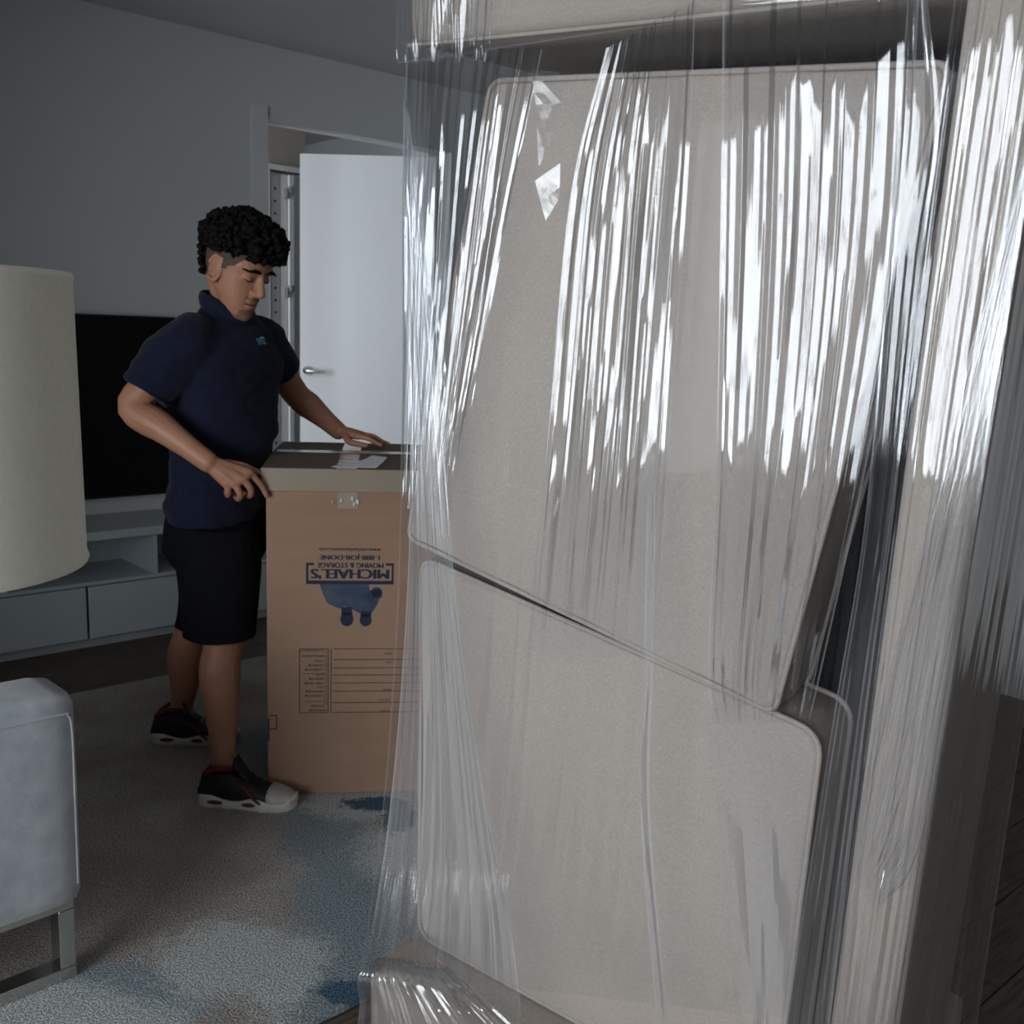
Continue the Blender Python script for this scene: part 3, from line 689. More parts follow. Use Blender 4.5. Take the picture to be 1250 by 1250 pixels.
# ------------------------------------------------------------------ stretch film
film = empty('stretch_film', matrix=SMX)
tag(film, 'clear wrinkled stretch film wound around the upended sofa', 'stretch film')
def ridges(S, T, width_m, count, amp, wid, drift=0.0, seed=0, fade=(0.0, 1.0), sharp=1.0, tmin=0.35):
    r = np.random.RandomState(seed); H = np.zeros_like(S); Lr = np.zeros_like(S)
    for _ in range(count):
        c = r.uniform(-0.02, 1.02); w = r.uniform(*wid)/width_m; a = r.uniform(*amp)*r.choice([1, 1, -0.7])
        ta = r.uniform(-0.3, 0.6); tb = ta + r.uniform(tmin, 1.3)
        cc = c + drift*r.uniform(0.3, 1)*(T-0.5) + 0.15*w*np.sin(T*r.uniform(3, 9)+r.uniform(0, 6))
        x = np.abs(S-cc)/w
        p = np.clip(1-x, 0, 1)**sharp
        e = np.clip((T-ta)/0.15, 0, 1)*np.clip((tb-T)/0.15, 0, 1)
        H += a*p*e
        Lr += (x < 0.35)*e*np.clip(a/amp[1], 0, 1)*0.5
    return H, Lr
def pleats(S, T, width_m, wid, amp, flat=0.35, drift=0.0, seed=0, wob=1.0):
    """taut film gathered into lengthwise pleats: flat facets between slanting ones; heights swell and die out slowly along the length"""
    r = np.random.RandomState(seed); rows, cols = S.shape
    k = [-0.03]
    while k[-1] < 1.03: k.append(k[-1] + r.uniform(*wid)/width_m)
    k = np.array(k); nk = len(k)
    h = r.uniform(-1, 1, nk)
    for i in range(1, nk):
        if r.rand() < flat: h[i] = h[i-1] + r.uniform(-0.12, 0.12)
    ph = r.uniform(0, 6.28, (nk, 3)); fq = r.uniform(1.5, 7, (nk, 2))
    sm = lambda a, q: np.convolve(np.r_[a[:q], a, a[-q:]], np.ones(2*q+1)/(2*q+1), 'valid')
    wv = sm(r.uniform(0.6, 1.8, nk), min(2, nk//2)); wp = np.cumsum(r.uniform(-0.9, 0.9, nk))
    t = T[:, 0]; H = np.zeros_like(S); s = S[0]
    for j in range(rows):
        e = 0.75 + 0.25*np.sin(fq[:, 0]*t[j]+ph[:, 0]) + 0.12*wob*np.sin(3*fq[:, 1]*t[j]+ph[:, 1])
        kk = k + drift*(t[j]-0.5) + 0.10*wob*(wid[0]/width_m)*np.sin(fq[:, 1]*t[j]*2+ph[:, 2])
        H[j] = np.interp(s, np.maximum.accumulate(kk), h*e*amp + 0.0022*wob*np.sin(wv*t[j]*6.28+wp))
    return H
def film_strip(name, left, right, nl, nr, m='film_band', cols=260, rows=70, count=0, amp=(0.0006, 0.002), wid=(0.003, 0.010), drift=0.0, seed=0, edge=0.25, sharp=1.0, sag=0.0, loc=None, dens=0.5, pleat=None, fade=(0.0, 0.0), fade_s=(0.0, 0.0), ragged=True):
    """a length of film between two lines; left and right are lists of sofa points (x, y)"""
    Lp = smooth_path(left, rows); Rp = smooth_path(right, rows)
    nlp = smooth_path([[a] for a in nl], rows)[:, 0]; nrp = smooth_path([[a] for a in nr], rows)[:, 0]
    s = np.linspace(0, 1, cols); S, T = np.meshgrid(s, np.linspace(0, 1, rows))
    width = float(np.mean(np.linalg.norm(Rp-Lp, axis=1)))
    U = Lp[:, 0:1]*(1-S) + Rp[:, 0:1]*S; Vv = Lp[:, 1:2]*(1-S) + Rp[:, 1:2]*S
    Z = nlp[:, None]*(1-S) + nrp[:, None]*S
    H = np.zeros_like(S); Lr = np.zeros_like(S)
    if count: H, Lr = ridges(S, T, width, count, amp, wid, drift, seed, sharp=sharp)
    if pleat: H = H + pleats(S, T, width, pleat[0], pleat[1], pleat[2], drift, seed+5)
    Z = Z + H - sag*np.sin(np.pi*S)*np.sin(np.pi*T)
    Lr = np.clip(Lr*dens, 0, 1)
    Lr = np.maximum(Lr, edge*np.clip(1-np.minimum(S, 1-S)*width/0.0035, 0, 1))
    length = float(np.sum(np.linalg.norm(np.diff(Lp, axis=0), axis=1)))
    rag = np.random.RandomState(seed+9).uniform(0.1, 1.0, cols); rag = np.convolve(np.r_[rag[-4:], rag, rag[:4]], np.ones(9)/9, 'valid')[None, :]
    if not ragged: rag = np.ones((1, cols))
    cov = np.ones_like(S)
    if fade[0] > 0: cov *= np.clip(T/(fade[0]*rag), 0, 1)
    if fade[1] > 0: cov *= np.clip((1-T)/(fade[1]*rag), 0, 1)
    if fade_s[0] > 0: cov *= np.clip(S/fade_s[0], 0, 1)
    if fade_s[1] > 0: cov *= np.clip((1-S)/fade_s[1], 0, 1)
    V = np.stack([U, Vv, Z], -1).reshape(-1, 3)
    if loc is not None: V = loc(V)
    idx = np.arange(rows*cols).reshape(rows, cols)
    F = np.stack([idx[:-1, :-1], idx[:-1, 1:], idx[1:, 1:], idx[1:, :-1]], -1).reshape(-1, 4)
    me = bpy.data.meshes.new(name); me.from_pydata(V.tolist(), [], F.tolist()); me.update()
    for an, arr in (('layers', Lr), ('cover', cov)):
        at = me.attributes.new(an, 'FLOAT', 'POINT'); at.data.foreach_set('value', arr.ravel().astype(np.float32))
    uv = me.uv_layers.new(name='UVMap'); li = np.empty(len(me.loops), int); me.loops.foreach_get('vertex_index', li)
    UV = np.stack([S.ravel()*width, T.ravel()*length], -1)[li]; uv.data.foreach_set('uv', UV.ravel())
    return link(name, me, m, film, True)
def fr_n(v):                                   # how far the taut film stands off the cushions at its left edge
    return 0.036 + (0.118-0.036)*(1.52-v)/1.54
def edge(pts, side, post=0.047):
    """photographed outline points laid onto the film's own surface, found by iteration"""
    out = []; offs = []
    for x, y in pts:
        off = 0.05
        for _ in range(6):
            u, v, _o = sface(x, y, off); k = min(1, max(0, u/0.775)); off = fr_n(v)*(1-k) + post*k
        out.append((u, v)); offs.append(off)
    return out, offs
def band(name, Lpts, Rpts, m='film_band', lift=0.0, **kw):
    L_, nl = edge(Lpts, 0); R__, nr = edge(Rpts, 1)
    return film_strip(name, L_, R__, [a+lift for a in nl], [a+lift for a in nr], m, **kw)
# the wide clear sheet over the whole front
band('film_sheet', [(497, 56), (491, 500), (484, 760), (466, 1000), (441, 1184)], [(1186, 10), (1128, 420), (1078, 780), (1044, 1020), (1013, 1250)], 'film', 0.0, cols=300, rows=50, count=50, amp=(0.0003, 0.001), wid=(0.005, 0.02), seed=11, edge=0.4, dens=0.15)
# left fan of fine pleats
band('film_band', [(497, 58), (494, 250), (492, 430), (491, 650)], [(664, 60), (630, 230), (596, 400), (552, 620)], 'film_band', 0.004, cols=480, rows=70, seed=21, edge=0.5, pleat=((0.0018, 0.0055), 0.0016, 0.15), fade=(0, 0.25))
# rope-like fold running from the top left corner to the bottom
band('film_band', [(496, 110), (499, 320), (505, 560), (496, 800), (478, 1010), (450, 1178)], [(502, 130), (541, 470), (565, 760), (598, 980), (628, 1140), (642, 1250)], 'film_veil', 0.008, cols=260, rows=80, count=16, amp=(0.0004, 0.0016), wid=(0.003, 0.008), seed=31, edge=0.8, dens=0.5, pleat=((0.003, 0.010), 0.0012, 0.3), fade=(0.02, 0.3))
# centre band
band('film_band', [(742, 60), (700, 240), (672, 520), (645, 800)], [(851, 0), (842, 240), (822, 520), (801, 800)], 'film_band', 0.006, cols=420, rows=80, seed=41, edge=0.5, pleat=((0.002, 0.0075), 0.0017, 0.25), fade=(0, 0.45))
# its right selvage runs on to the floor
band('film_band', [(794, 560), (790, 800), (785, 1000), (806, 1250)], [(803, 560), (801, 800), (797, 1000), (818, 1250)], 'film_veil', 0.007, cols=24, rows=60, seed=44, edge=0.5, pleat=((0.003, 0.004), 0.0012, 0.2), fade=(0.2, 0.1))
# right band over the tilted cushion: broad flat pleats that mirror the window
band('film_band', [(886, 0), (884, 300), (878, 560), (868, 800), (876, 880)], [(1125, 0), (1105, 300), (1062, 560), (1010, 800), (990, 880)], 'film_band', 0.009, cols=420, rows=90, seed=52, edge=0.6, pleat=((0.0024, 0.0080), 0.0033, 0.29), fade=(0, 0.12))
band('film_band', [(1112, 0), (1100, 160), (1085, 330), (1058, 640), (1020, 880), (962, 1250)], [(1136, 0), (1150, 160), (1126, 330), (1092, 640), (1064, 850), (1016, 1250)], 'film_dense', 0.012, cols=140, rows=80, seed=61, edge=0.4, pleat=((0.002, 0.006), 0.0018, 0.2))
# lower right veil
band('film_band', [(868, 860), (884, 1040), (905, 1250)], [(1000, 880), (1000, 1060), (975, 1250)], 'film_veil', 0.012, cols=140, rows=40, seed=67, edge=0.0, pleat=((0.004, 0.012), 0.0008, 0.4), fade=(0.5, 0.0), fade_s=(0.35, 0.35), ragged=False)
# over the front of the post
PF = 0.050
film_strip('film_band', [(0.770, 1.70), (0.770, 0.8), (0.770, -0.1)], [(0.866, 1.70), (0.866, 0.8), (0.866, -0.1)], [PF]*3, [PF]*3, 'film_band', cols=200, rows=90, seed=71, edge=0.2, pleat=((0.0014, 0.0042), 0.0024, 0.10))
film_strip('film_band', [(0.868, 1.46), (0.795, 0.78), (0.782, 0.50)], [(0.868, 1.10), (0.862, 0.60), (0.822, 0.46)], [PF+0.006]*3, [PF+0.006]*3, 'film_dense', cols=200, rows=70, seed=73, edge=0.2, pleat=((0.0014, 0.004), 0.0013, 0.15), fade=(0, 0.4))
# round the outer side of the post: built flat and turned about the corner
def turn(V):
    out = V.copy(); out[:, 0] = 0.869 + V[:, 2]; out[:, 2] = 0.05 - V[:, 0]; return out
film_strip('film_band', [(0.0, 1.75), (0.0, 0.8), (0.0, -0.1)], [(0.30, 1.75), (0.31, 0.8), (0.33, -0.1)], [0.0]*3, [0.02, 0.03, 0.05], 'film_side', cols=220, rows=60, seed=81, edge=0.4, pleat=((0.003, 0.010), 0.0016, 0.2), loc=turn)
# across the top arm
film_strip('film_band', [(0.0, 1.77), (0.40, 1.74), (0.868, 1.72)], [(0.0, 1.50), (0.40, 1.515), (0.775, 1.515)], [0.040]*3, [0.043, 0.043, 0.05], 'film_band', cols=140, rows=60, drift=0.12, seed=91, edge=0.3, pleat=((0.002, 0.008), 0.0020, 0.3))
film_strip('film_band', [(-0.004, 1.77), (-0.004, 1.62), (0.0, 1.50)], [(0.20, 1.77), (0.175, 1.62), (0.17, 1.49)], [0.045]*3, [0.046]*3, 'film_dense', cols=260, rows=40, seed=95, edge=0.1, pleat=((0.0014, 0.004), 0.0018, 0.12), fade=(0, 0.15))
# bottom arm corner: pleats drawn to the lower cushion's corner
bl = [(500, 1145, 0.02), (441, 1186, 0.122), (438, 1232, 0.126), (434, 1310, 0.128)]; br = [(501, 1144, 0.02), (548, 1182, 0.090), (592, 1222, 0.124), (690, 1305, 0.128)]
film_strip('film_band', [sface(*p)[:2] for p in bl], [sface(*p)[:2] for p in br], [p[2] for p in bl], [p[2] for p in br], 'film_dense', cols=300, rows=70, seed=97, edge=0.5, pleat=((0.0022, 0.0065), 0.0022, 0.15))
# crumpled tuck under the top arm
def crumple(name, P, tri):
    V = []; k = len(P)
    bm = bmesh.new(); vs = [bm.verts.new(p) for p in P]
    for t in tri: bm.faces.new([vs[i] for i in t])
    bmesh.ops.subdivide_edges(bm, edges=list(bm.edges), cuts=2, use_grid_fill=True)
    for v in bm.verts: v.co.z += 0.002*noise.noise(v.co*40)
    me = bpy.data.meshes.new(name); bm.to_mesh(me); bm.free()
    for an, k_ in (('layers', 0.1), ('cover', 1.0)):
        at = me.attributes.new(an, 'FLOAT', 'POINT'); at.data.foreach_set('value', [k_]*len(me.vertices))
    me.uv_layers.new(name='UVMap'); return link(name, me, 'film_band', film)
def tp_(x, y, dz): p = edge([(x, y)], 0); return (p[0][0][0], p[0][0][1], p[1][0]+dz)
crumple('film_tuck', [tp_(662, 88, 0.024), tp_(694, 128, 0.016), tp_(690, 90, 0.013), tp_(666, 130, 0.024), tp_(670, 205, 0.023), tp_(680, 180, 0.020)], [(0, 1, 2), (0, 3, 1), (3, 5, 1), (3, 4, 5)])
crumple('film_tuck', [tp_(664, 222, 0.022), tp_(692, 200, 0.015), tp_(690, 244, 0.015), tp_(676, 270, 0.019)], [(0, 1, 2), (0, 2, 3)])

# ------------------------------------------------------------------ the man
def vv(*a): return Vector(a)
PHT = R_(25); tf = vv(math.cos(PHT), -math.sin(PHT), 0); tl_ = vv(math.sin(PHT), math.cos(PHT), 0); Zv = vv(0, 0, 1)
PHH, PDN = R_(28), R_(24)
hf0 = vv(math.cos(PHH), -math.sin(PHH), 0); hl = vv(math.sin(PHH), math.cos(PHH), 0)
hf = hf0*math.cos(PDN) - Zv*math.sin(PDN); hu = Zv*math.cos(PDN) + hf0*math.sin(PDN)
HC = vv(-0.822, 3.048, 1.562); HS = 1.07
def hd(x, y, z): return HC + (hf*x + hl*y + hu*z)*HS
parts = []
# torso
tor = [(0.80, -0.912, 3.10, 0.108, 0.150), (0.90, -0.905, 3.10, 0.108, 0.148), (1.02, -0.890, 3.10, 0.106, 0.142), (1.15, -0.870, 3.10, 0.104, 0.150), (1.28, -0.862, 3.10, 0.096, 0.160), (1.36, -0.868, 3.10, 0.072, 0.130), (1.42, -0.870, 3.095, 0.050, 0.075), (1.46, -0.866, 3.088, 0.046, 0.050)]
parts.append(rings_mesh([ering((x, y, z), tf*a, tl_*b, 24, 2.2) for z, x, y, a, b in tor]))
parts.append(tube([(-0.868, 3.095, 1.42), (-0.853, 3.075, 1.49), hd(-0.028, 0, -0.035), hd(-0.02, 0, 0.0)], [0.052, 0.056, 0.060, 0.055], 18))
# head
HP = [(-0.122, 0.038, 0.066, 0.018), (-0.114, 0.022, 0.078, 0.032), (-0.098, 0.000, 0.083, 0.043), (-0.078, -0.022, 0.083, 0.053), (-0.058, -0.045, 0.083, 0.061), (-0.035, -0.072, 0.083, 0.067), (-0.012, -0.086, 0.082, 0.071), (0.008, -0.092, 0.083, 0.073), (0.028, -0.095, 0.092, 0.074), (0.052, -0.094, 0.089, 0.074), (0.078, -0.084, 0.077, 0.067), (0.098, -0.066, 0.058, 0.054), (0.112, -0.042, 0.036, 0.034), (0.118, -0.02, 0.016, 0.016)]
parts.append(rings_mesh([ering(hd((a+b)/2, 0, z), hf*((b-a)/2*HS), hl*(w*HS), 28, 2.25) for z, a, b, w in HP]))
AX = (hf, hl, hu)
def blob(x, y, z, rx, ry, rz): parts.append(sphere(hd(x, y, z), (rx*HS, ry*HS, rz*HS), AX))
# nose
parts.append(rings_mesh([ering(hd(x, 0, z), hf*(a*HS), hl*(b*HS), 12) for z, x, a, b in ((0.022, 0.083, 0.008, 0.008), (0.008, 0.086, 0.012, 0.009), (-0.008, 0.092, 0.014, 0.010), (-0.022, 0.098, 0.016, 0.012), (-0.031, 0.101, 0.016, 0.014), (-0.038, 0.097, 0.014, 0.013), (-0.043, 0.092, 0.008, 0.010))]))
for s_ in (-1, 1):
    blob(0.092, s_*0.013, -0.034, 0.012, 0.008, 0.009)       # nostril wing
    blob(0.078, s_*0.031, 0.026, 0.014, 0.022, 0.009)        # brow
    blob(0.071, s_*0.033, 0.004, 0.014, 0.016, 0.011)        # lids
    # ear: rim, bowl and lobe
    e = [hd(-0.004+0.018*math.cos(t)-0.004*math.sin(t), s_*(0.080+0.007*math.cos(t+2.6)), -0.004+0.033*math.sin(t)) for t in np.linspace(-2.2, 2.9, 16)]
    parts.append(tube(e, [0.0052]*16, 8))
    blob(-0.004, s_*0.075, -0.004, 0.017, 0.007, 0.028)
    blob(0.006, s_*0.078, -0.034, 0.008, 0.006, 0.010)
blob(0.083, 0, -0.056, 0.011, 0.022, 0.010); blob(0.080, 0, -0.074, 0.011, 0.020, 0.009); blob(0.072, 0, -0.104, 0.015, 0.022, 0.016)
blob(0.080, 0, -0.047, 0.010, 0.018, 0.012)
# arms
RS = vv(-0.937, 2.955, 1.375); RE = vv(-1.082, 2.90, 1.165); RWr = pix(254, 564, 2.845)
LS = vv(-0.800, 3.235, 1.375); LE = pix(362, 482, 3.38); LWr = pix(413, 526, 3.45)
def limb(a, b, c, ra, rb, rc, n=16):
    P = smooth_path([a, a*0.5+b*0.5, b, b*0.6+c*0.4, c], 20)
    rr = np.interp(np.linspace(0, 1, 20), [0, 0.25, 0.45, 0.55, 0.68, 0.9, 1], [ra, ra*0.97, rb*1.03, rb, rb*1.06, rc*1.08, rc])
    parts.append(tube(P, rr, n))
limb(RS-vv(0, 0, 0.025), RE, RWr, 0.048, 0.044, 0.030); limb(LS-vv(0, 0, 0.025), LE, LWr, 0.048, 0.043, 0.030)
def finger(P, r0, r1):
    Q = smooth_path(P, 12); parts.append(tube(Q, np.linspace(r0, r1, 12), 10))
# right hand on the box corner: forefinger along the edge, the others curled under
kn = {'i': pix(305, 577, 2.872), 'm': pix(297, 585, 2.852), 'r': pix(286, 590, 2.842), 'p': pix(275, 590, 2.842)}
for k in kn: parts.append(tube([RWr, RWr*0.45+kn[k]*0.55, kn[k]], [0.021, 0.0175, 0.0125], 12))
parts.append(tube([kn['i'], kn['m'], kn['r'], kn['p']], [0.0125]*4, 12))
finger([kn['i'], pix(315, 588, 2.885), pix(321, 596, 2.893), pix(325.5, 605, 2.898)], 0.0105, 0.0080)
finger([kn['m'], pix(306, 597, 2.862), pix(305, 605, 2.882), pix(298, 603, 2.902)], 0.0108, 0.0085)
finger([kn['r'], pix(293, 603, 2.848), pix(291, 609, 2.872), pix(286, 604, 2.892)], 0.0106, 0.0084)
finger([kn['p'], pix(279, 600, 2.845), pix(278, 605, 2.868), pix(276, 600, 2.886)], 0.0095, 0.0078)
finger([RWr*0.6+kn['i']*0.4+vv(0, 0.015, 0.006), pix(296, 569, 2.885), pix(308, 574, 2.905), pix(316, 577, 2.912)], 0.0135, 0.0095)
# left hand flat on the box top, fingers pointing away along the back edge
bt = 1.018
kl = [vv(-0.520, 3.385, 1.052), vv(-0.512, 3.41, 1.056), vv(-0.516, 3.434, 1.053), vv(-0.526, 3.456, 1.047)]
for k in kl: parts.append(tube([LWr, LWr*0.45+k*0.55, k], [0.021, 0.0175, 0.0125], 12))
parts.append(tube(kl, [0.0125]*4, 12))
for k, dx, dy, l in ((kl[0], 1, -0.16, 0.082), (kl[1], 1, -0.02, 0.092), (kl[2], 1, 0.10, 0.084), (kl[3], 0.95, 0.26, 0.066)):
    d = vv(dx, dy, 0).normalized()
    finger([k, k+d*l*0.45+vv(0, 0, -0.006), k+d*l*0.8+vv(0, 0, bt+0.014-k.z), k+d*l+vv(0, 0, bt+0.009-k.z)], 0.0102, 0.0076)
finger([LWr*0.6+kl[0]*0.4+vv(0.0, -0.018, -0.004), vv(-0.545, 3.362, 1.036), vv(-0.510, 3.345, 1.030), vv(-0.484, 3.335, 1.028)], 0.0135, 0.0090)
# legs
def leg(h, k, a, foot):
    P = smooth_path([h, (h+k)*0.5, k, k*0.68+a*0.32+vv(-0.012, 0, 0), k*0.25+a*0.75, a], 24)
    rr = np.interp(np.linspace(0, 1, 24), [0, 0.2, 0.4, 0.5, 0.62, 0.85, 1], [0.062, 0.070, 0.060, 0.057, 0.062, 0.040, 0.036])
    parts.append(tube(P, rr, 18)); parts.append(tube([a, foot], [0.036, 0.024], 12))
RK, RA = pix(274, 768, 2.955), pix(271, 926, 2.885); LK, LA = pix(237, 765, 3.28), pix(221, 866, 3.325)
leg(vv(-0.925, 3.045, 0.84), RK, RA, RA+vv(0.06, -0.005, -0.055)); leg(vv(-0.885, 3.18, 0.86), LK, LA, LA+vv(0.06, 0, -0.055))
bme = remesh('person', parts, 0.0034, 5, 0.5)
body = link('person', bme, 'skin', None, True)
tag(body, 'person in navy polo and black shorts leaning over the tall cardboard box', 'person')
# ---- polo shirt
sp_ = []
shirt = [(0.815, -0.912, 3.10, 0.142, 0.192), (0.83, -0.912, 3.10, 0.143, 0.19), (0.93, -0.906, 3.10, 0.146, 0.182), (1.02, -0.895, 3.10, 0.146, 0.180), (1.10, -0.882, 3.10, 0.143, 0.182), (1.20, -0.868, 3.10, 0.136, 0.192), (1.29, -0.862, 3.10, 0.126, 0.200), (1.36, -0.866, 3.10, 0.110, 0.188), (1.40, -0.870, 3.10, 0.094, 0.155), (1.435, -0.872, 3.097, 0.078, 0.108), (1.462, -0.870, 3.092, 0.068, 0.078)]
sp_.append(rings_mesh([ering((x+0.006*(z < 1.2), y, z), tf*(a-(0.015 if z < 1.15 else 0.008)), tl_*(b-(0.014 if z < 1.15 else 0.006)), 32, 2.15) for z, x, y, a, b in shirt]))
def sleeve(a, b, r0, r1, r2):
    P = smooth_path([a, a*0.5+b*0.5, b], 10); sp_.append(tube(P, np.interp(np.linspace(0, 1, 10), [0, 0.5, 0.93, 1], [r0, r1, r2, r2+0.003]), 22, False)); sp_.append(sphere(a, r0))
sleeve(RS+vv(0.006, 0.012, -0.020), RE*0.82+RS*0.18+vv(0.010, 0.0, 0.0), 0.082, 0.080, 0.068)
sleeve(LS+vv(0, -0.012, -0.020), LS*0.42+LE*0.58, 0.080, 0.073, 0.060)
sme = remesh('polo_shirt', sp_, 0.005, 6, 0.5)
def folds(co):
    return 0.012*nz3(co+3, (5, 5, 8)) + 0.009*nz3(co+9, (8, 8, 19)) + 0.004*nz3(co+4, (22, 22, 40)) + 0.0035*np.sin(co[:, 2]*70 + 5*co[:, 0]*8)*np.clip((1.0-co[:, 2])/0.15, 0, 1)*np.clip(nz3(co+1, (6, 6, 6))+0.4, 0, 1)
displace(sme, folds)
sh_o = link('polo_shirt', sme, 'shirt', body, True)
# collar: a folded band standing round the neck, dipping at the throat
cr = []
for k, (dz, gr) in enumerate(((-0.012, 0.010), (0.010, 0.014), (0.026, 0.010), (0.030, 0.004), (0.020, 0.002), (0.0, 0.002))):
    ring = []
    for i in range(36):
        t = 2*math.pi*i/36; cf = math.cos(t)
        ring.append(vv(-0.863, 3.083, 1.458) + tf*((0.067+gr)*cf) + tl_*((0.069+gr)*math.sin(t)) + Zv*(dz - 0.034*(cf+0.2)*(1 if cf > -0.2 else 0.5)))
    cr.append(ring)
V, F = rings_mesh(cr+[cr[0]], False); link('collar', mesh_from('collar', V, F), 'shirt', sh_o, True)
for nm, a, b, r in (('sleeve_hem', RS, RE*0.82+RS*0.18+vv(0.010, 0, 0), 0.068), ('sleeve_hem', LS, LS*0.42+LE*0.58, 0.060)):
    d = (b-a).normalized(); A = d.cross(Zv).normalized(); B = d.cross(A)
    pts = ering(b-d*0.006, A*r, B*r, 30); pts = pts+[pts[0], pts[1]]
    V, F = tube(pts, [0.0035]*len(pts), 6, False); link(nm, mesh_from(nm, V, F), 'shirt', sh_o, True)
# embroidered badge on the chest
bvh = BVHTree.FromPolygons([v.co.copy() for v in sme.vertices], [tuple(p.vertices) for p in sme.polygons])
def on_shirt(x, y):
    d = (fw + cxv*((x-625)/FPX) - cyv*((y-625)/FPX)).normalized(); h = bvh.ray_cast(CAMP, d); return h[0], h[1]
hp_, hn_ = on_shirt(319, 416)
if hp_ is not None:
    e1 = Zv.cross(hn_).normalized(); e2 = hn_.cross(e1).normalized()
    def badge(name, x0, x1, y0, y1, m, par):
        P = []
        for x, y in ((x0, y0), (x1, y0), (x1, y1), (x0, y1)):
            q = hp_ + e1*x + e2*y; loc, nrm, _, _ = bvh.find_nearest(q); P.append(loc + nrm*0.002)
        return link(name, mesh_from(name, P, [(0, 1, 2, 3)]), m, par)
    bd = badge('chest_badge', -0.024, 0.020, -0.006, 0.010, 'patch', sh_o)
    badge('badge_stroke', 0.0, 0.022, 0.006, 0.013, 'patch_w', sh_o)
    badge('badge_stroke', -0.006, 0.016, -0.012, -0.008, 'patch_w', sh_o)
    badge('badge_stroke', -0.026, -0.012, -0.014, -0.004, 'patch', sh_o)
# ---- shorts
so = []
so.append(rings_mesh([ering((x, y, z), tf*a, tl_*b, 30, 2.3) for z, x, y, a, b in ((0.90, -0.904, 3.10, 0.112, 0.150), (0.80, -0.908, 3.10, 0.126, 0.170), (0.72, -0.910, 3.10, 0.136, 0.170), (0.66, -0.908, 3.09, 0.118, 0.120))]))
def sleg(P, R):
    Q = smooth_path(P, 14); so.append(rings_mesh([ering(q, tf*r, tl_*r*0.92, 24) for q, r in zip(Q, np.interp(np.linspace(0, 1, 14), [0, 0.4, 0.9, 1], R))]))
sleg([pix(263, 640, 3.03), pix(267, 700, 3.0), pix(267, 776, 2.95)], [0.122, 0.130, 0.114, 0.112])
sleg([vv(-0.89, 3.17, 0.80), vv(-0.94, 3.20, 0.66), pix(246, 764, 3.26)], [0.120, 0.112, 0.088, 0.090])
some = remesh('shorts', so, 0.005, 5, 0.5)
displace(some, lambda co: 0.006*nz3(co+5, (7, 7, 4)) + 0.003*nz3(co+2, (18, 18, 7)))
link('shorts', some, 'shorts', body, True)
